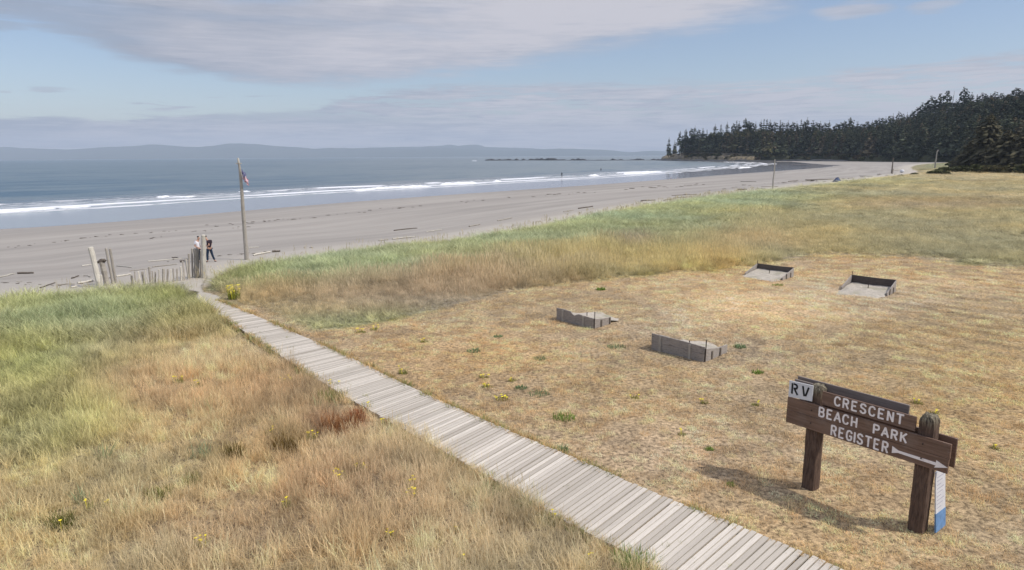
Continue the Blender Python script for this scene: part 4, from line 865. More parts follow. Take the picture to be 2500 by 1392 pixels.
mountain('distant_mountains', 17200, [(-900, 375), (600, 372), (820, 364), (900, 360), (985, 357), (1030, 359), (1060, 357), (1098, 354), (1120, 358), (1145, 355), (1165, 355), (1185, 360), (1300, 363), (1400, 370), (3300, 372)], 5., 'paler jagged mountains farther across the strait')

def rock_mat(n):
    k = n.noise(pos(n), .22, 7, .65); k2 = n.noise(scl(n, pos(n), (.06, .06, .5)), 1., 5, .6)
    c = n.mix(n.mr(k, .35, .65), (.07, .06, .045), (.27, .215, .13)); c = n.mix(n.mr(k2, .52, .66, 0., .6), c, (.27, .22, .15)); return princ(n, c, .9, .2, bump(n, k, 1., 2.))
M['rock'] = mat('bluff_rock', rock_mat); M['dark_rock'] = simple('reef_rock', (.028, .030, .032), .7, .4, .4, .3)
def hill_mat(n):
    p = pos(n); s = n.new('ShaderNodeSeparateXYZ', {0: p}); k = n.noise(p, .05, 6, .6)
    c = n.mix(n.mr(k, .4, .6), (.020, .025, .014), (.055, .055, .028)); return princ(n, c, .95, .1, bump(n, k, 1., 4.))
M['hill'] = mat('hill_undergrowth', hill_mat)
QD = np.array([.86, .51]); QD /= np.linalg.norm(QD)
FT = resample(smooth_poly(FOOT, 1), 120)
FPX = np.array([pr(p[0], p[1], 0)[0] for p in FT])
HT_PX = [1600, 1640, 1700, 1850, 2000, 2100, 2160, 2230, 2300, 2380, 2500, 2700, 3500]; HT = [7, 9, 11, 13, 15, 28, 36, 44, 50, 52, 52, 54, 56]
HQ = [22, 26, 35, 60, 80, 130, 140, 150, 160, 160, 150, 140, 140]
def hill_z(i, q):
    hp = float(np.interp(FPX[i], HT_PX, HT)); hq = float(np.interp(FPX[i], HT_PX, HQ))
    bl = 4.+2.5*vnoise(i*.31, 2.); lo = bl*sstep(0, 5, q); z = -1.5+lo+(hp-bl+1.5)*sstep(3, hq, q)
    return float(z-max(0, q-hq*2.2)*.10)
V = []; qs = [-4, 0, 1.5, 3, 5, 8, 13, 20, 30, 42, 56, 74, 95, 120, 150, 190, 240, 320, 450]
for i, p in enumerate(FT):
    jag = 5*(fbm(i*.8, 3., 1., 3)-.5)
    for q in qs: pp = p+QD*(q+jag*(1 if q < 30 else .3)); V.append((pp[0], pp[1], (-3 if q < 0 else hill_z(i, q)+(0 if q > 200 else 2.2*(fbm(i*1.1, q*.15, 1., 3)-.5)*(q > 1)))))
n_ = len(qs); i = np.arange(len(FT)-1)[:, None]*n_+np.arange(n_-1)[None, :]; F_ = np.stack([i, i+n_, i+n_+1, i+1], -1).reshape(-1, 4)
hl = mesh_np('hill', np.array(V), F_, [M['hill'], M['rock']], None, True); tag(hl, 'wooded hill and headland closing the bay', 'hill', kind='structure')
mi = np.zeros(len(F_), np.int32); qi = np.tile(np.arange(n_-1), len(FT)-1); fi = np.repeat(np.arange(len(FT)-1), n_-1); px_f = FPX[fi]
mi[(qi < 8) & (px_f < 1800)] = 1; mi[(qi < 6) & (px_f < 1845)] = 1; hl.data.polygons.foreach_set('material_index', mi)
# low rock shelf in front of the point, and the reef
def lumpy(name, P, w, hfun, m_, label, cat, n2=9, **k):
    P = np.array(P); V = []
    for i, p in enumerate(P):
        d = P[min(i+1, len(P)-1)]-P[max(i-1, 0)]; d = d/np.linalg.norm(d); nn_ = np.array([-d[1], d[0]]); ww = w*(.6+.8*vnoise(i*.4, 6.))
        for j in range(n2):
            t = j/(n2-1)*2-1; V.append((*(p+nn_*t*ww), -2.2+hfun(i)*max(0, 1-t*t)**.6*(1+.6*(vnoise(i*.9, j*1.3)-.5))))
    i = np.arange(len(P)-1)[:, None]*n2+np.arange(n2-1)[None, :]; F_ = np.stack([i, i+1, i+n2+1, i+n2], -1).reshape(-1, 4)
    return tag(mesh_np(name, np.array(V), F_, M[m_], None, False), label, cat, **k)
RP = resample(U([(1186, 392.2), (1300, 391.6), (1450, 392.), (1560, 391.5), (1640, 391.3)], -1.8), 260)
def rh(i):
    x = 1186+i*1.75; return 1.0+2.6*vnoise(i*.23, 3.)**2+2.6*math.exp(-((x-1345)/26)**2)*vnoise(i*.5, 1)+1.4*math.exp(-((x-1290)/8)**2)+1.2*math.exp(-((x-1370)/8)**2)+1.2*math.exp(-((x-1232)/18)**2)
lumpy('rocky_reef', RP, 7, rh, 'dark_rock', 'long low dark rock reef reaching left from the headland point', 'reef')
sh = resample([FT[k]-QD*random.uniform(2, 7) for k in range(0, 46, 3)], 120); lumpy('rock_shelf', sh, 6, lambda i: 1.5+1.2*vnoise(i*.3, 8.), 'dark_rock', 'dark rock shelf at the foot of the headland bluff', 'rock')
DW = resample(U([(1965, 413), (2020, 408.5), (2046, 405.5), (2000, 403.3), (1940, 402)], -1.4), 60)
V = []
for i, p in enumerate(DW):
    d = DW[min(i+1, 59)]-DW[max(i-1, 0)]; d = d/np.linalg.norm(d); nn_ = np.array([-d[1], d[0]]); w_ = 16*math.sin(math.pi*(i+.5)/60)**.5*(.5+vnoise(i*.5, 2.))
    for j in range(7): t = j/3-1; V.append((*(p+nn_*t*w_), -1.47+.32*(1-t*t)+.16*vnoise(i*1.3, j*2.)))
i = np.arange(59)[:, None]*7+np.arange(6)[None, :]; F_ = np.stack([i, i+1, i+8, i+7], -1).reshape(-1, 4)
M['cobble'] = simple('dark_cobble', (.075, .070, .068), .85, .3, .4, .8); tag(mesh_np('cobble_bank', np.array(V), F_, M['cobble']), 'dark cobble bank at the innermost curve of the bay', 'cobble', kind='stuff')

# ------------------------------------------------------------------ conifers
def conifer(seed, h=30., cr=5., bare=.12, dens=1., ragged=.3, wind=0., top=.8, ls=1.):
    rg = random.Random(seed); cv = []; cf = []; rn = []
    tb = MB(); random.seed(seed); tb.tube([(0, 0, -2), (0, 0, h*.3), (rg.uniform(-.3, .3), 0, h*.7), (0, 0, h*.98)], [h*.016, h*.013, h*.008, h*.002], 6, .3, .1)
    nlev = int(30*dens)
    for L in range(nlev):
        t = (L+rg.random())/nlev; z = h*(bare+(1-bare)*t); prof = (1-t)**top*(1-.25*math.exp(-((t)/.12)**2)); r = cr*prof*(1+ragged*rg.uniform(-1.2, .9)); 
        if rg.random() < ragged*.25: continue
        nb_ = max(4, int(8*(.5+.5*(1-t))/ls))
        for b_ in range(nb_):
            a = rg.random()*6.283; rr = r*rg.uniform(.6, 1.15)*(1+wind*math.cos(a))+.25; dr = rg.uniform(.05, .35)*rr; wd = (rr*rg.uniform(.28, .5)+.25)*ls; ca, sa = math.cos(a), math.sin(a); v = rg.random()
            for k in range(3):
                t0, t1 = k/3, (k+1)/3; o = len(cv); j_ = rg.uniform(-.35, .35)
                for tt, sg in ((t0, -1), (t0, 1), (t1, 1), (t1, -1)):
                    w_ = wd*(.35+1.1*tt*(1.15-tt))*sg*rg.uniform(.7, 1.3); zz_ = z+.25*rr*math.sin(tt*2.2)*.6-dr*tt*tt+rg.uniform(-.3, .3)*wd*.7+j_*.3
                    cv.append((ca*rr*tt-sa*w_, sa*rr*tt+ca*w_, zz_)); rn.append(v)
                cf.append((o, o+1, o+2, o+3))
            # hanging twig sprays
            for k in range(2):
                tt = rg.uniform(.4, 1); o = len(cv); cx, cy = ca*rr*tt, sa*rr*tt; s_ = wd*rg.uniform(.5, .9); a2 = rg.random()*6.28
                s_ = max(s_, .35)
                for du, dz in ((-1, .25), (1, .3), (.6, -1.1), (-.5, -.9)): cv.append((cx+math.cos(a2)*s_*du*.6, cy+math.sin(a2)*s_*du*.6, z-dr*tt*tt+dz*s_*.7)); rn.append(v)
                cf.append((o, o+1, o+2, o+3))
    return tb, cv, cf, rn
def foliage_mat(name, c0, c1, src='OBJECT', glow=0.):
    def fn(n):
        a = attr(n, 'rnd').outputs['Fac']; oi = n.new('ShaderNodeObjectInfo').outputs['Random']
        f = n.m('ADD', n.m('MULTIPLY', a, .6), n.m('MULTIPLY', oi, .4)); c = n.mix(f, c0, c1)
        d = n.new('ShaderNodeBsdfDiffuse', {'Color': c}).outputs[0]; tr = n.new('ShaderNodeBsdfTranslucent', {'Color': c}).outputs[0]
        return n.new('ShaderNodeMixShader', {0: .15, 1: d, 2: tr}).outputs[0]
    return mat(name, fn)
M['conifer'] = foliage_mat('conifer_needles', (.036, .050, .034), (.095, .108, .066)); M['spruce'] = foliage_mat('spruce_needles', (.075, .072, .046), (.15, .13, .078)); M['bark'] = simple('bark', (.05, .042, .036)); M['snag'] = simple('dead_wood', (.22, .20, .19))
M['shrub'] = foliage_mat('shrub_leaves', (.05, .058, .028), (.13, .125, .06)); M['olive'] = foliage_mat('olive_brush', (.05, .048, .024), (.14, .12, .06))
def inst_fol(n):
    t = attr(n, 'tint', 'INSTANCER').outputs['Color']; a = attr(n, 'rnd').outputs['Fac']; v = n.mr(a, 0., 1., .5, 1.5, False)
    return n.new('ShaderNodeBsdfDiffuse', {'Color': n.mix(1., t, n.new('ShaderNodeCombineColor', {0: v, 1: v, 2: v}).outputs[0], 'MULTIPLY')}).outputs[0]
M['forest'] = mat('forest_crowns', inst_fol)
VAR = [dict(h=30, cr=4.6, bare=.15, ragged=.35), dict(h=30, cr=6.2, bare=.10, ragged=.5, wind=.3, top=.55), dict(h=30, cr=3.6, bare=.2, ragged=.4), dict(h=30, cr=7.0, bare=.05, ragged=.45, top=.45), dict(h=30, cr=4.4, bare=.42, ragged=.55, top=.6, wind=.3), dict(h=30, cr=5.2, bare=.3, ragged=.7, top=.5, dens=.8)]
PROTO = []
for k, kw in enumerate(VAR):
    tb, cv, cf, rn = conifer(100+k, **kw); r_ = bpy.data.objects.new('conifer_tree', None); t_ = mesh_np('trunk', tb.v, tb.f, M['bark'], {'rnd': ('FLOAT', tb.r)}, link=False); c_ = mesh_np('crown', np.array(cv), np.array(cf), M['conifer'], {'rnd': ('FLOAT', rn)}, link=False); PROTO.append((t_, c_))
def put_tree(k, loc, h, label, group, rz=0., wide=1., name='conifer_tree'):
    e = empty(name, loc, label, 'tree', group, rz); e.scale = (h/30*wide, h/30*wide, h/30)
    for p in PROTO[k]: c = p.copy(); COL.objects.link(c); c.parent = e
    return e
def hill_at(px, q):
    P = FT+QD*q; X_ = np.array([pr(p[0], p[1], 0)[0] for p in P]); t = float(np.interp(px, X_, np.arange(len(X_)))); i0 = int(min(t, len(P)-2)); p = P[i0]+(P[i0+1]-P[i0])*(t-i0)
    return p[0], p[1], hill_z(int(round(t)), q)
random.seed(21)
RIDGE = [(1632, 336, 0, 8), (1658, 321, 4, 14), (1672, 316, 4, 14), (1664, 330, 2, 10), (1685, 314, 1, 20), (1694, 307.5, 0, 25), (1703, 317, 1, 25), (1713, 314, 5, 30), (1723, 317, 2, 30), (1743, 303.5, 0, 35), (1756.5, 304, 2, 40), (1771.5, 298, 0, 45), (1786.5, 302, 1, 50), (1794, 294, 2, 55), (1800, 297, 0, 55), (1815, 290, 4, 60), (1824, 298, 1, 60), (1831, 300, 1, 60), (1840, 298, 0, 60), (1853, 293, 0, 60), (1860, 290, 2, 62), (1867, 291, 2, 64), (1875, 293, 0, 64), (1886, 299, 1, 64), (1899.5, 293, 2, 64), (1905, 300, 1, 64),
 (1919, 295, 0, 66), (1930, 299, 1, 66), (1939, 297.5, 0, 68), (1950, 291.5, 2, 70), (1957, 297, 1, 70), (1964.6, 288, 0, 70), (1979, 294, 5, 70), (1987, 300, 1, 70), (1996, 297, 0, 72), (2008, 301, 1, 72), (2018, 295, 0, 75), (2036, 303, 1, 76), (2047, 300, 1, 78), (2055, 296, 1, 80), (2068, 288, 4, 82), (2086, 297.5, 5, 85), (2098, 303, 3, 88), (2110, 297, 3, 95), (2121, 294, 0, 100), (2130, 293, 3, 105), (2138, 289, 1, 110), (2146, 288, 3, 112), (2154, 285, 0, 118), (2163, 283, 3, 120), (2171, 278, 0, 122), (2184, 273.6, 1, 125), (2194, 278, 3, 128), (2204, 275, 0, 130),
 (2216, 272, 1, 135), (2228, 263, 1, 135), (2239, 251.5, 1, 138), (2250, 250, 3, 140), (2259, 235, 1, 140), (2279, 228, 3, 142), (2270, 247, 1, 142), (2296, 221.5, 3, 145), (2318, 243, 0, 148), (2326, 238, 0, 148), (2334.5, 213.6, 1, 150), (2343, 222, 1, 150), (2355, 226, 0, 150), (2368, 231, 2, 150), (2380.5, 228, 1, 150), (2390, 233, 3, 150), (2399, 229, 0, 150), (2410, 225, 1, 150), (2426.5, 228, 3, 150), (2443, 231, 3, 148), (2459.7, 216, 1, 145), (2474, 221, 1, 145), (2485, 243, 3, 145), (2496.5, 231, 1, 145), (2515, 224, 3, 145), (2535, 228, 1, 145), (2560, 219, 3, 145)]
UNIQ = {0: 'lone low conifer at the very tip of the headland', 1: 'tall bare stemmed conifer, second from the headland tip', 2: 'bare stemmed conifer, third from the headland tip', 7: 'crooked flat topped conifer near the headland point', 15: 'tallest tufted conifer above the left half of the headland', 31: 'narrow pointed conifer rising in the middle of the headland ridge', 40: 'tall ragged conifer above the dip where the hill starts', 58: 'broad conifer left of the twin rising crowns on the hill', 59: 'wide wedge shaped conifer beside the pale dead snag', 64: 'highest conifer on the hill skyline, right of the snag', 74: 'tall double crowned conifer near the right end of the skyline'}
for i, (px, ty, k, q) in enumerate(RIDGE):
    x, y, z = hill_at(px, q); zt = at_y(px, ty, y)[2]; h = zt-z+.6
    grp = 'conifers along the low headland' if px < 2100 else 'conifers on the high hill skyline'
    put_tree(k, (x, y, z-.5), h+.5, UNIQ.get(i, 'dark conifer on the low headland skyline' if px < 2100 else 'dark conifer on the high hill skyline'), grp, random.uniform(0, 6.28) if k not in (1,) else random.uniform(-.5, .5), (1.05 if px < 1680 else 1.6 if px < 2100 else 1.4)*min(1.5, max(.7, 26/h))*random.uniform(.8, 1.3))
x, y, z = hill_at(2309, 140); zt = at_y(2311, 222, y)[2]; b = MB(); b.tube([(0, 0, -1), (.5, 0, (zt-z)*.6), (1.3, 0, zt-z)], [.5, .35, .08], 6, .5, .2)
for k in range(26): zz_ = (zt-z)*(.45+.5*random.random()); a = random.random()*6.28; l_ = random.uniform(1, 2.8)*(1.1-(zz_/(zt-z))); b.tube([(.8, 0, zz_), (.8+math.cos(a)*l_, math.sin(a)*l_, zz_+.6)], [.16, .05], 4, .5)
o = b.build('dead_tree', M['snag']); o.location = (x, y, z); tag(o, 'pale leafless dead snag leaning on the hill skyline', 'tree')
# forest mass and understorey
FX = []; FY = []; FZ = []; FS = []; FTn = []; FK = []
src = []
for k, kw in enumerate(VAR):
    tb, cv, cf, rn = conifer(200+k, **dict(kw, bare=.05)); src.append((np.array(cv)/30., np.array(cf), rn, [0]*len(rn)))
def bushmesh(seed, n=150, flat=.6):
    rg = random.Random(seed); cv = []; cf = []; rn = []
    for _ in range(n):
        a = rg.random()*6.283; u_ = rg.random(); r = .5*rg.uniform(.75, 1.08); th = math.acos(u_); c = np.array([r*math.sin(th)*math.cos(a), r*math.sin(th)*math.sin(a), flat*r*math.cos(th)*2*.8]); c = c*(1+.25*math.sin(a*3+seed)); s_ = rg.uniform(.06, .13); o = len(cv); v = rg.random()
        d1 = np.array([rg.gauss(0, 1) for _ in range(3)]); d1 /= np.linalg.norm(d1); d2 = np.cross(d1, [rg.gauss(0, 1) for _ in range(3)]); d2 /= np.linalg.norm(d2)
        for p, q in ((-1, -.6), (1, -.5), (.8, .7), (-.7, .6)): cv.append(c+d1*p*s_+d2*q*s_); rn.append(v)
        cf.append((o, o+1, o+2, o+3))
    return np.array(cv), np.array(cf), rn, [0]*len(rn)
src += [bushmesh(5), bushmesh(6)]
R_px = np.array([r[0] for r in RIDGE]); R_ty = np.array([r[1] for r in RIDGE]); oo = np.argsort(R_px)
for _ in range(5200):
    i = random.random()**.8*(len(FT)-1); i0 = int(i); hq = float(np.interp(FPX[i0], HT_PX, HQ)); q = random.uniform(2, hq*1.15); p = FT[i0]+(FT[min(i0+1, len(FT)-1)]-FT[i0])*(i-i0)+QD*q; z = hill_z(i0, q); px, _y = pr(p[0], p[1], z)
    if px < 1676 and q > 0: 
        if random.random() < .9: continue
    top_ = float(np.interp(px, R_px[oo], R_ty[oo]))+9+7*random.random(); zt = at_y(float(px), top_, p[1])[2]; hmax = zt-z
    low_ = q < 16 and px < 2150
    if low_:
        if q < 13 and px < 1845 and random.random() < .85: continue
        h = random.uniform(2.5, 6); k = random.choice([6, 7]); s_ = (h*1.3, h*1.3, h); c_ = random.choice([(.05, .052, .022), (.085, .072, .032), (.035, .04, .02), (.06, .045, .028)])
    else:
        if q < 24 and px < 1845: continue
        h = min(random.uniform(15, 27), hmax)
        if h < 5: continue
        k = random.choice([0, 1, 2, 3, 1, 3]); w_ = h*random.uniform(.9, 1.35) if k != 3 else h; s_ = (w_, w_, h); b_ = random.random(); c_ = (.044+.060*b_, .056+.058*b_, .038+.028*b_)
        if px > 2060: c_ = (c_[0]*.95, c_[1]*.95, c_[2]*1.0)
        elif random.random() < .3: c_ = (.12, .115, .058)
        if random.random() < .12: c_ = (.14, .115, .07)
    FX.append(p[0]); FY.append(p[1]); FZ.append(z-.5); FS.append(s_); FK.append(k); FTn.append(c_)
scatter('forest', np.array(FX), np.array(FY), np.array(FZ), np.array(FTn), np.array(FS), np.array(FK), src, 'dense dark conifer forest covering the headland and hill', 'forest', .03, 'forest')

# ------------------------------------------------------------------ near spruces and shrubs at the right edge of the meadow
def spruce(px, base, topy, wide, label, seed, lean=0.):
    b0 = gp(px, base); zt = at_y(px, topy, b0[1])[2]; h = zt-b0[2]; e = empty('spruce_tree', tuple(b0), label, 'tree')
    tb, cv, cf, rn = conifer(seed, h=h, cr=wide, bare=.02, dens=2.6, ragged=.34, top=.62, ls=.34)
    t_ = mesh_np('trunk', tb.v, tb.f, M['bark'], {'rnd': ('FLOAT', tb.r)}, parent=e); c_ = mesh_np('crown', np.array(cv)+0, np.array(cf), M['spruce'], {'rnd': ('FLOAT', rn)}, parent=e); return e
spruce(2404, 412, 276, 9.0, 'broad olive brown spruce standing in front of the dark hill', 301); spruce(2452, 414, 318, 8.5, 'lower olive spruce right of the broad one', 302); spruce(2372, 411, 338, 6.5, 'small spruce on the left skirt of the broad one', 303); spruce(2500, 415, 300, 8, 'dark spruce cut by the right frame edge', 304); spruce(2348, 410, 372, 4.5, 'lowest bushy spruce at the left of the spruce group', 305)
def shrub(px, base, w, hpx, label, m_='shrub', seed=1):
    b0 = gp(px, base); sc_ = b0[1]/F_PX; cv, cf, rn, _ = bushmesh(seed, 520, .5); cv = cv.copy()
    cv[:, 2] *= 1; W_ = w*sc_; H_ = hpx*sc_; cv2 = np.stack([cv[:, 0]*W_, cv[:, 1]*min(W_, 14), cv[:, 2]*H_/.42], 1); f = cf
    # keep leaf clumps small: shrink each quad about its centre
    Q = cv2.reshape(-1, 4, 3); cq = Q.mean(1, keepdims=True); Q = cq+(Q-cq)*np.clip(1.6/np.maximum(np.abs(Q-cq).max((1, 2), keepdims=True)*2, 1e-3), 0, 1)
    o = mesh_np('shrub', Q.reshape(-1, 3), f, M[m_], {'rnd': ('FLOAT', rn)}); o.location = tuple(b0); return tag(o, label, 'shrub', 'shrubs at the end of the meadow')
shrub(2291, 426, 44, 9, 'small separate dark green mat shrub left of the hedge', seed=11); shrub(2330, 420, 66, 11, 'low green shrub at the left end of the hedge', seed=12); shrub(2372, 422, 70, 16, 'dark shrub directly under the broad spruce', seed=13); shrub(2420, 423, 80, 15, 'olive shrub under the right side of the broad spruce', 'olive', 14); shrub(2466, 423, 80, 16, 'olive green shrub next to the frame edge', 'olive', 15); shrub(2505, 424, 60, 18, 'bush cut off by the right frame edge', seed=16)
shrub(2335, 404, 40, 9, 'dark bush behind the hedge beside the beach', seed=17); shrub(2233, 427, 16, 4, 'tiny low bush farther left in the green strip', seed=18); shrub(2200, 430, 12, 3, 'tiniest bush in the green strip below the white ball', seed=19)

# blue beach tent
b0 = gp(2041, 444); e = empty('beach_tent', tuple(b0), 'small dark blue beach tent on the sand at the grass edge', 'tent'); s_ = b0[1]/F_PX
def tent_panel(P, name, m_):
    V = []; n_ = 8
    for i in range(n_+1):
        for j in range(n_+1):
            u_, v_ = i/n_, j/n_; p = (np.array(P[0])*(1-u_)+np.array(P[1])*u_)*(1-v_)+(np.array(P[3])*(1-u_)+np.array(P[2])*u_)*v_; V.append(b0+p*s_+np.array([0, 0, .12*math.sin(math.pi*u_)*math.sin(math.pi*v_)]))
    Fs = [(i*(n_+1)+j, i*(n_+1)+j+1, (i+1)*(n_+1)+j+1, (i+1)*(n_+1)+j) for i in range(n_) for j in range(n_)]
    o = mesh_np(name, V, Fs, M[m_], None, True, e); o.matrix_parent_inverse = Matrix.Translation(-e.location); q = o.modifiers.new('thickness', 'SOLIDIFY'); q.thickness = .03
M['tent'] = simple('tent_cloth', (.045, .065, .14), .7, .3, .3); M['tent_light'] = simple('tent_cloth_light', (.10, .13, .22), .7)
tent_panel([(-10, -3, 0), (1, -5, 0), (4, 0, 11), (0, 2, 9.5)], 'front_panel', 'tent'); tent_panel([(1, -5, 0), (12, -2, 0), (6, 1, 7), (4, 0, 11)], 'side_panel', 'tent_light'); tent_panel([(12, -2, 0), (8, 9, 0), (2, 3, 8), (4, 0, 11)], 'rear_panel', 'tent'); tent_panel([(-10, -3, 0), (-6, 8, 0), (2, 3, 8), (0, 2, 9.5)], 'rear_panel', 'tent')
b = MB(); b.tube([b0+np.array(p)*s_ for p in ((-10, -3, 0), (-3, -1, 7), (4, 0, 11.2), (9, 0, 7), (12, -2, 0))], .025, 5); b.build('tent_pole', M['iron'], e)

# ------------------------------------------------------------------ grass creeping over the boardwalk edges, seed stalks on the dune crest
ex = []; 
for P_, sg_ in ((Lp, 1), (Rp, -1)):
    for k in range(0, 398):
        d = P_[k+1]-P_[k]; d = d/np.linalg.norm(d); nn_ = np.array([-d[1], d[0]])*(-sg_); dist = math.hypot(*P_[k])
        for _ in range(3):
            if vnoise(k*.09+sg_*40, sg_*3.) < (.26 if sg_ > 0 else .36): continue
            o_ = abs(random.gauss(0, .10))-.05; q = P_[k]+nn_*o_+d*random.uniform(0, .06); ex.append((q[0], q[1], tz(*q)+.01, 1 if random.random() < (.55 if sg_ > 0 else .35) else 0, random.uniform(.5, 1.5)))
for k in range(70):
    j_ = random.randrange(5, 390); t_ = random.random()**1.6; q = Lp[j_]*(1-t_)+Rp[j_]*t_; ex.append((q[0], q[1], .03, 1, random.uniform(.5, 1.)))
ex = np.array(ex); et = np.where(ex[:, 3:4] > .5, srgb(122, 124, 78)*1.5, srgb(172, 146, 104)*1.5)*(.7+.6*rng.random((len(ex), 1))); es = 1.45*ex[:, 4]*np.clip(np.hypot(ex[:, 0], ex[:, 1])/16, .9, 1.1)
scatter('edge_grass', ex[:, 0], ex[:, 1], ex[:, 2], et, np.stack([es, es, es*.9], 1), rng.integers(0, 3, len(ex)), [clump(20, .06, .06, .16, .008, .7, .8, 60+i) for i in range(3)], 'short weeds and grass creeping along the boardwalk edges', 'grass')
sx_ = []
GG = resample([p for p in G if 25 < p[1] < 130], 900)
for p in GG:
    if random.random() < .75: q = p+np.array([random.gauss(.5, .8), random.gauss(-1., 1.2)]); sx_.append((q[0], q[1], tz(*q)))
sx_ = np.array(sx_); sd_ = np.maximum(1, np.hypot(sx_[:, 0], sx_[:, 1])/45); sh_ = rng.uniform(.8, 1.45, len(sx_))
scatter('seed_stalks', sx_[:, 0], sx_[:, 1], sx_[:, 2], np.full((len(sx_), 3), 1.)*np.array([.42, .36, .24]), np.stack([sd_, sd_, sh_], 1), rng.integers(0, 3, len(sx_)), [clump(1, .1, .3, .6, .008, .3, .4, 80+i, (.1, 0), 3) for i in range(3)], 'thin seed stalks standing up from the dune grass crest', 'seed stalks', .12)

# ------------------------------------------------------------------ people
M['skin'] = simple('skin', (.46, .27, .19), .6, .3, .08); M['shirt_white'] = simple('white_shirt', (.74, .72, .75), .9, .1, .06); M['shirt_dark'] = simple('dark_shirt', (.035, .025, .032), .9, .1, .2); M['jeans'] = simple('dark_jeans', (.022, .038, .065), .9, .1, .25); M['hair'] = simple('dark_hair', (.018, .014, .012), .7); M['shoe'] = simple('dark_shoe', (.025, .02, .02), .6); M['wetsuit'] = simple('wetsuit', (.018, .02, .024), .5, .4); M['red'] = simple('pale_top', (.30, .28, .30), .9)
def skin_obj(name, verts, edges, radii, m_, parent, root=0, sub=2):
    me = bpy.data.meshes.new(name); me.from_pydata([tuple(map(float, v)) for v in verts], edges, []); me.materials.append(m_)
    o = bpy.data.objects.new(name, me); COL.objects.link(o); o.parent = parent
    md = o.modifiers.new('skin', 'SKIN'); md.use_smooth_shade = True
    for i, r_ in enumerate(radii): d = me.skin_vertices[0].data[i]; rr = r_ if hasattr(r_, '__len__') else (r_, r_); d.radius = rr; d.use_root = (i == root)
    if sub: ms = o.modifiers.new('subdivision', 'SUBSURF'); ms.levels = sub; ms.render_levels = sub
    return o
def person(loc, J, label, top, bottom, shoe='shoe', group=None, face=(-1, 0, 0), scale=1., hat=False, sleeves=True, rz=0.):
    e = empty('person', tuple(loc), label, 'person', group, rz); e.scale = (scale,)*3
    J = {k: np.array(v, float) for k, v in J.items()}; f = np.array(face, float); f /= np.linalg.norm(f)
    V = []; E = []; Rr = []; idx = {}
    def vtx(k, p, r_, par=None):
        idx[k] = len(V); V.append(p); Rr.append(r_)
        if par is not None: E.append((idx[par], idx[k]))
    vtx('pelvis', J['pelvis'], (.15, .11)); vtx('waist', J['pelvis']*.55+J['chest']*.45, (.135, .10), 'pelvis'); vtx('chest', J['chest'], (.165, .115), 'waist'); vtx('neck', J['neck'], .055, 'chest')
    vtx('jaw', J['neck']*.45+J['head']*.55+f*.03, .075, 'neck'); vtx('head', J['head'], (.082, .09), 'jaw'); vtx('crown', J['head']+np.array([0, 0, .08]), .06, 'head'); vtx('nose', J['head']*.7+J['neck']*.3+f*.115+np.array([0, 0, .01]), .014, 'head')
    for s in ('l', 'r'):
        vtx('sh'+s, J['sh'+s], .06, 'chest'); vtx('el'+s, J['el'+s], .042, 'sh'+s); vtx('wr'+s, J['wr'+s], .028, 'el'+s); d = J['wr'+s]-J['el'+s]; d /= np.linalg.norm(d); side = np.cross(d, [0, 0, 1.]); side /= np.linalg.norm(side)+1e-6; pl = J['wr'+s]+d*.07
        vtx('pa'+s, pl, (.036, .018), 'wr'+s)
        for k, (o_, l_) in enumerate(((-.030, .07), (-.010, .08), (.010, .085), (.030, .075))):
            vtx('f%d'%k+s, pl+d*.045+side*o_, .009, 'pa'+s); vtx('g%d'%k+s, pl+d*(.045+l_*.55)+side*o_*1.2+np.array([0, 0, -.012]), .008, 'f%d'%k+s); vtx('h%d'%k+s, pl+d*(.045+l_*.85)+side*o_*1.2+np.array([0, 0, -.035]), .007, 'g%d'%k+s)
        vtx('t1'+s, pl+side*-.05+d*.0, .011, 'pa'+s); vtx('t2'+s, pl+side*-.065+d*.035, .009, 't1'+s)
        vtx('hi'+s, J['hi'+s], .085, 'pelvis'); vtx('kn'+s, J['kn'+s], .055, 'hi'+s); vtx('an'+s, J['an'+s], .038, 'kn'+s); vtx('to'+s, J['to'+s], (.04, .03), 'an'+s)
    skin_obj('body', V, E, Rr, M['skin'] if top != 'wetsuit' else M['wetsuit'], e)
    W_ = J['pelvis']*.55+J['chest']*.45
    if top != 'wetsuit':
        tv = [J['pelvis']+[0, 0, -.02], W_, J['chest'], J['neck']*.75+J['chest']*.25]; te = [(0, 1), (1, 2), (2, 3)]; tr = [(.175, .135), (.16, .125), (.19, .14), .075]
        for s in ('l', 'r'): k = len(tv); tv += [J['sh'+s], J['sh'+s]*.35+J['el'+s]*.65]; te += [(2, k), (k, k+1)]; tr += [.082, .072]
        skin_obj('shirt', tv, te, tr, M[top], e)
        bv = [J['pelvis']+[0, 0, .04]]; be = []; br = [(.165, .125)]
        for s in ('l', 'r'): k = len(bv); bv += [J['hi'+s], J['kn'+s], J['an'+s]+[0, 0, .03]]; be += [(0, k), (k, k+1), (k+1, k+2)]; br += [.105, .078, .065]
        skin_obj('trousers', bv, be, br, M[bottom], e)
        for s in ('l', 'r'): skin_obj('shoe', [J['an'+s]-[0, 0, .035], J['an'+s]*.4+J['to'+s]*.6-[0, 0, .02], J['to'+s]-[0, 0, .01]], [(0, 1), (1, 2)], [.055, .05, (.045, .032)], M[shoe], e)
    hv = [J['head']-f*.035+np.array([0, 0, .035]), J['head']-f*.02+np.array([0, 0, .085]), J['head']+f*.03+np.array([0, 0, .10])]; he = [(0, 1), (1, 2)]; hr = [.088, .085, .06]
    if hat: hv.append(J['head']+f*.14+np.array([0, 0, .075])); he.append((2, 3)); hr.append((.05, .012))
    skin_obj('cap' if hat else 'hair', hv, he, hr, M['hair'], e)
    return e
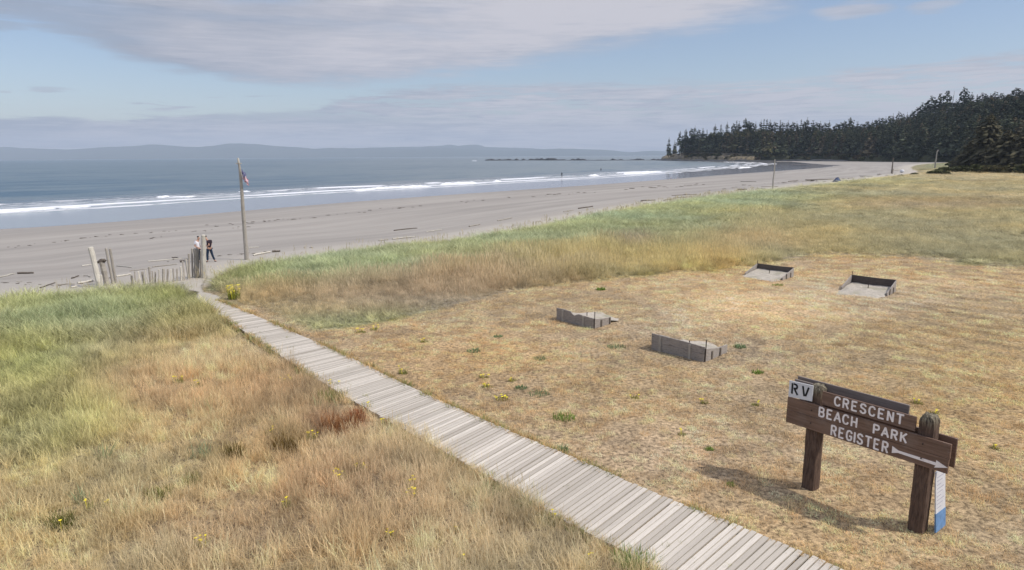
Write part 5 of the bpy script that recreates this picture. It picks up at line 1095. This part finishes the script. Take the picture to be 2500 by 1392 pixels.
J1 = dict(pelvis=(-.01, 0, .93), chest=(.04, 0, 1.34), neck=(-.08, 0, 1.50), head=(-.19, 0, 1.66), shl=(.0, -.17, 1.42), shr=(.08, .17, 1.42), ell=(.12, -.24, 1.16), elr=(.06, .24, 1.16), wrl=(-.16, -.16, 1.10), wrr=(-.2, .05, 1.15), hil=(-.06, -.09, .86), hir=(.04, .09, .86), knl=(-.13, -.1, .47), knr=(.12, .1, .47), anl=(-.14, -.1, .07), anr=(.24, .12, .07), tol=(-.28, -.13, .03), tor=(.40, .02, .03))
pm = gp(514, 639.5); person(pm, J1, 'person in dark T-shirt, jeans and cap with folded arms beside the tallest post', 'shirt_dark', 'jeans', hat=True, face=(-1, -.35, 0))
J2 = dict(pelvis=(.0, 0, .92), chest=(-.05, 0, 1.32), neck=(0.02, 0, 1.49), head=(.08, 0, 1.65), shl=(-.02, .17, 1.40), shr=(-.06, -.17, 1.40), ell=(-.1, .22, 1.14), elr=(-.12, -.22, 1.12), wrl=(.12, .18, 1.05), wrr=(.10, -.18, 1.02), hil=(0, .09, .85), hir=(0, -.09, .85), knl=(.05, .1, .47), knr=(.03, -.1, .47), anl=(.0, .1, .07), anr=(-.04, -.1, .07), tol=(.15, .12, .03), tor=(.11, -.12, .03))
pm2 = gp(487, 640); person(pm2, J2, 'dark haired person in white shirt, half hidden behind the tallest post', 'shirt_white', 'jeans', face=(1, -.1, 0))
JS = dict(pelvis=(0, 0, .92), chest=(.02, 0, 1.33), neck=(.02, 0, 1.5), head=(.02, 0, 1.66), shl=(-.17, 0, 1.41), shr=(.21, 0, 1.41), ell=(-.24, 0, 1.14), elr=(.28, 0, 1.14), wrl=(-.2, -.05, .90), wrr=(.25, -.05, .90), hil=(-.09, 0, .85), hir=(.09, 0, .85), knl=(-.11, -.02, .47), knr=(.11, -.02, .47), anl=(-.12, 0, .07), anr=(.13, 0, .07), tol=(-.14, -.15, .03), tor=(.15, -.15, .03))
def wade(px, py, hpx, label, top, depth_=.0, gr=None):
    p = un(px, py, -1.85); k = hpx/F_PX*p[1]/1.78; p[2] -= depth_; person(p, JS, label, top, 'jeans', scale=k, group=gr, face=(0, -1, 0))
wade(1371.5, 432.5, 12.5, 'person in black wetsuit standing in the surf, nearer of two', 'wetsuit', .1); wade(1467, 418, 8.5, 'person in dark wetsuit farther out in the sea', 'wetsuit', .2)
wade(1638, 440, 8, 'tiny distant person in pale top at the water edge, left of two', 'red'); wade(1654.5, 438.5, 6.5, 'tiny distant person at the water edge, smaller right one', 'red')

# ------------------------------------------------------------------ weeds, tufts and flowers
def tuft(px, py, wpx, hm, col, label, cat='weed', name='green_tuft', n_=90, lean=.7, flowers=0, fcol='yellow', curl=.8, seedn=0, flat=.85):
    b0 = gp(px, py); w = wpx/F_PX*b0[1]/2; hm = hm*1.35+.03; n_ = int(n_*1.7); v, f, r_, h_ = clump(n_, w, hm*.5, hm*1.1, max(.012, .016*b0[1]/14), lean, curl, int(px*7+py), (.05, 0)); v = v.copy(); v[:, 1] *= flat
    key = 'tuft_%d_%d_%d' % tuple(col)
    if key not in M:
        c = srgb(*col)*1.05; lm = c.mean(); c = lm+(c-lm)*1.05
        def fn(n, c=c):
            a = attr(n, 'rnd').outputs['Fac']; cc = n.mix(a, tuple(c*.6), tuple(c*1.4)); d = n.new('ShaderNodeBsdfDiffuse', {'Color': cc}).outputs[0]; tr = n.new('ShaderNodeBsdfTranslucent', {'Color': cc}).outputs[0]; return n.new('ShaderNodeMixShader', {0: .3, 1: d, 2: tr}).outputs[0]
        M[key] = mat(key, fn)
    if not flowers:
        o = mesh_np(name, v, f, M[key], {'rnd': ('FLOAT', r_)}); o.location = tuple(b0); return tag(o, label, cat)
    e = empty('flowering_weed', tuple(b0), label, 'wildflower', 'yellow flowering weeds in the meadow'); mesh_np('leaves', v, f, M[key], {'rnd': ('FLOAT', r_)}, parent=e)
    for k in range(flowers):
        b = MB(); a = random.random()*6.28; rr = w*math.sqrt(random.random())*1.1; x_, y_ = rr*math.cos(a), rr*math.sin(a)*flat; z_ = hm*random.uniform(.55, 1.15); R_ = random.uniform(.020, .032)*max(1, b0[1]/15)**.85
        b.tube([(x_*.8, y_*.8, 0), (x_, y_, z_)], .003, 4, .1); P = []; 
        for j in range(16): t = 2*math.pi*j/16; q = R_*(1 if j % 2 else .62); P.append((x_+q*math.cos(t), y_+q*math.sin(t), z_+.004+(.006 if j % 2 else 0)))
        P2 = [(p[0], p[1], p[2]-.006) for p in P]; b.add([(x_, y_, z_+.012)]+P+[(x_, y_, z_-.004)]+P2, [(0, 1+j, 1+(j+1) % 16) for j in range(16)]+[(17, 18+(j+1) % 16, 18+j) for j in range(16)]+[(1+j, 18+j, 18+(j+1) % 16, 1+(j+1) % 16) for j in range(16)], .9)
        b.build('blossom', M['petal'], e, loc=(0, 0, 0))
    return e
M['petal'] = simple('yellow_petal', (.88, .74, .06), .7, .2, .1)
random.seed(31)
GRN = (120, 138, 72); BLG = (118, 134, 98); OLV = (128, 130, 76)
tuft(1378, 1022, 58, .13, GRN, 'bright green grass tuft alone on the lawn near the boardwalk', 'grass tuft'); tuft(1315, 962, 60, .07, BLG, 'blue green weed mat above the bright lawn tuft'); tuft(1272, 948, 30, .06, BLG, 'smaller blue green weed patch left of the weed mat')
tuft(1156, 858, 38, .07, BLG, 'small blue green weed left of the pits'); tuft(1318, 876, 36, .07, BLG, 'small weed left below the large near pit'); tuft(1505, 848, 46, .07, BLG, 'flat weed patch between the two near pits'); tuft(1806, 848, 34, .09, BLG, 'green weed at the right end of the large near pit')
tuft(1850, 911, 26, .08, GRN, 'small dark green weed above the RV panel'); tuft(1466, 708, 22, .12, GRN, 'green weed between lawn and tall grass, above the broken pit'); tuft(1805, 640, 34, .22, (112, 128, 62), 'dark green clump left of the far pits', 'grass tuft'); tuft(1898, 697, 26, .06, GRN, 'tiny green weed right below the left far pit')
tuft(1370, 1100, 40, .10, BLG, 'grey green weed on the lawn edge of the boardwalk'); tuft(1785, 1185, 22, .06, GRN, 'tiny green weed left of the sign posts'); tuft(1216, 822, 26, .05, BLG, 'small green patch on the far left lawn'); tuft(1732, 1098, 24, .05, GRN, 'small green weed above the sign shadow tip')
tuft(1210, 1206, 90, .16, (126, 132, 92), 'grey green bushy weed leaning on the left boardwalk edge', n_=170); tuft(1275, 1238, 60, .15, (108, 122, 78), 'darker green weed right of the grey green one', n_=120); tuft(1345, 1278, 60, .15, OLV, 'flowering olive weed beside the boardwalk edge, middle one', flowers=2); tuft(1545, 1378, 110, .2, (100, 130, 60), 'lush green weed bush at the bottom edge by the boardwalk', n_=260)
tuft(830, 1052, 100, .36, (152, 112, 78), 'rust brown red dock plants in the left meadow', 'plant', 'dock_plants', 200, .35, seedn=4); tuft(872, 1030, 42, .34, (156, 106, 76), 'small red dock plant right of the large rusty patch', 'plant', 'dock_plants', 90, .35); tuft(812, 975, 70, .24, OLV, 'olive green clump above the rusty dock patch', 'grass tuft', n_=120); tuft(700, 1098, 70, .3, (120, 100, 58), 'dark brown green clump left of the rusty dock patch', 'grass tuft', n_=130, lean=.4)
tuft(573, 1118, 46, .28, (112, 98, 52), 'round dark green and brown clump in the left foreground', 'grass tuft', n_=120, lean=.4); tuft(480, 1118, 70, .34, (140, 150, 118), 'pale blue green blades left of the round dark clump', 'grass tuft', n_=26, lean=.5); tuft(508, 1000, 80, .34, (168, 166, 124), 'pale arching grass blades in the left meadow', 'grass tuft', n_=26, lean=.8); tuft(800, 992, 70, .42, (150, 156, 118), 'few pale arching blades above the dock patch', 'grass tuft', n_=14, lean=.9)
tuft(255, 1120, 40, .34, (138, 150, 112), 'blue green upright blades near the left meadow', 'grass tuft', n_=22, lean=.4); tuft(200, 1230, 44, .30, (140, 156, 122), 'blue green blades close to a yellow flower', 'grass tuft', n_=22, lean=.4); tuft(150, 1290, 60, .3, (96, 98, 52), 'dark flowering weed at lower left', flowers=1); tuft(600, 1375, 120, .22, (178, 160, 116), 'straw coloured arching blades at the bottom edge', 'grass tuft', n_=40, lean=1.)
tuft(385, 1215, 70, .22, (116, 118, 62), 'green patch in the lower left meadow', n_=80); tuft(470, 1180, 50, .2, (130, 126, 70), 'olive patch right of the green one', n_=60)
tuft(572, 730, 30, .42, (120, 126, 66), 'tall yellow flowering plant where boardwalk meets the tall grass', flowers=22, n_=60, lean=.3)
FW = [(435, 935, 3, 'left meadow, olive patch high up'), (480, 945, 3, 'left meadow, right of the high olive patch'), (700, 935, 5, 'left meadow near the boardwalk bend'), (815, 945, 4, 'at the boardwalk edge above the dock plants'), (655, 1062, 3, 'left of the rusty dock patch'), (760, 1072, 5, 'just under the rusty dock patch'), (830, 1170, 7, 'lower left meadow, widest speckled clump'), (880, 1150, 7, 'right beside the widest speckled clump'), (1000, 1215, 7, 'left meadow toward the boardwalk middle'), (1005, 1190, 4, 'above the boardwalk middle clump'),
 (955, 1318, 4, 'lower middle with three large heads'), (492, 1335, 5, 'bottom left with a tight cluster'), (262, 1240, 2, 'far left beside straw'), (222, 1245, 2, 'far left, lowest pair'), (700, 1240, 3, 'left meadow centre, tiny clump'), (1115, 1300, 1, 'single bloom left of the boardwalk'), (1128, 1378, 1, 'single bloom at the bottom'), (1440, 1365, 2, 'pair near the bottom of the boardwalk'), (900, 1000, 3, 'just left of the boardwalk'), (935, 1040, 3, 'tiny clump left of the boardwalk'),
 (880, 812, 8, 'lawn right of the boardwalk start'), (915, 805, 8, 'lawn right of the start, second clump'), (1035, 835, 4, 'lawn above the boardwalk, small'), (985, 912, 5, 'lawn edge over the boardwalk'), (1190, 945, 8, 'lawn left of the blue green mat'), (1225, 975, 12, 'densest lawn clump left of the bright tuft'), (1180, 922, 5, 'lawn, faint clump higher up'), (1250, 930, 4, 'lawn beside the blue green patch'), (1550, 973, 3, 'lawn centre, small'), (1720, 985, 3, 'lawn left of the sign'), (1665, 1062, 3, 'lawn over the sign shadow'), (1845, 990, 3, 'lawn close to the RV panel'), (2240, 985, 8, 'lawn right behind the upper board'), (2280, 1010, 6, 'lawn above the right sign post'), (2430, 1095, 4, 'lawn at the right frame edge')]
for px, py, nf, lb in FW:
    if px > 860 and py < 1110: nf = max(2, int(nf*.6))
    tuft(px, py, 10+7*nf**.7, .13 if px < 1150 and py > 900 else .07, OLV if px < 1150 else (140, 136, 84), 'yellow flowers in the '+lb, flowers=nf, n_=26+4*nf)
# loose wrack line on the sand
V = []; Fs = []; RN = []
b = MB()
for L in ([(20, 604), (110, 594), (200, 582), (330, 570), (430, 562), (560, 548), (650, 540), (700, 535), (760, 533), (850, 519), (1000, 507), (1130, 493), (1300, 480), (1420, 470), (1520, 463), (1600, 458), (1750, 447)], [(360, 582), (470, 566), (620, 552)], [(400, 640), (500, 628), (640, 615), (760, 604)], [(0, 690), (120, 698), (200, 690), (330, 672)], [(1560, 492), (1700, 470), (1830, 452), (2000, 440), (2200, 424)]):
    for (x0, y0), (x1, y1) in zip(L[:-1], L[1:]):
        for k in range(int((x1-x0)/9)):
            if vnoise(x0*.05+k*.33, y0*.1) < .5: continue
            t = random.random(); q = gp(x0+(x1-x0)*t, y0+(y1-y0)*t+random.gauss(0, 1.3)); s_ = q[1]*.0008*random.uniform(.4, 2.4)
            b.ball(q+[0, 0, .01], s_*2.2, s_, s_*.35, 6, 4, None, .7)
M['wrack'] = simple('seaweed', (.13, .11, .09), .9, .2, .4); tag(b.build('seaweed_wrack', M['wrack']), 'scattered dark seaweed and chips along the tide lines', 'seaweed', kind='stuff')

# ------------------------------------------------------------------ air
me = bpy.data.meshes.new('haze'); bm = bmesh.new(); bmesh.ops.create_cube(bm, size=1); bm.to_mesh(me); bm.free()
hz = bpy.data.objects.new('haze', me); COL.objects.link(hz); hz.scale = (42000, 40000, 620); hz.location = (0, 1000, 300); tag(hz, 'thin sea haze filling the air', 'haze', kind='stuff')
m = bpy.data.materials.new('haze'); m.use_nodes = True; n = NT(m.node_tree); n.n.clear(); o_ = n.new('ShaderNodeOutputMaterial'); v_ = n.new('ShaderNodeVolumePrincipled', {'Color': (.74, .85, 1.0, 1), 'Density': HAZE, 'Anisotropy': .0}); n.l.new(v_.outputs[0], o_.inputs['Volume']); me.materials.append(m)
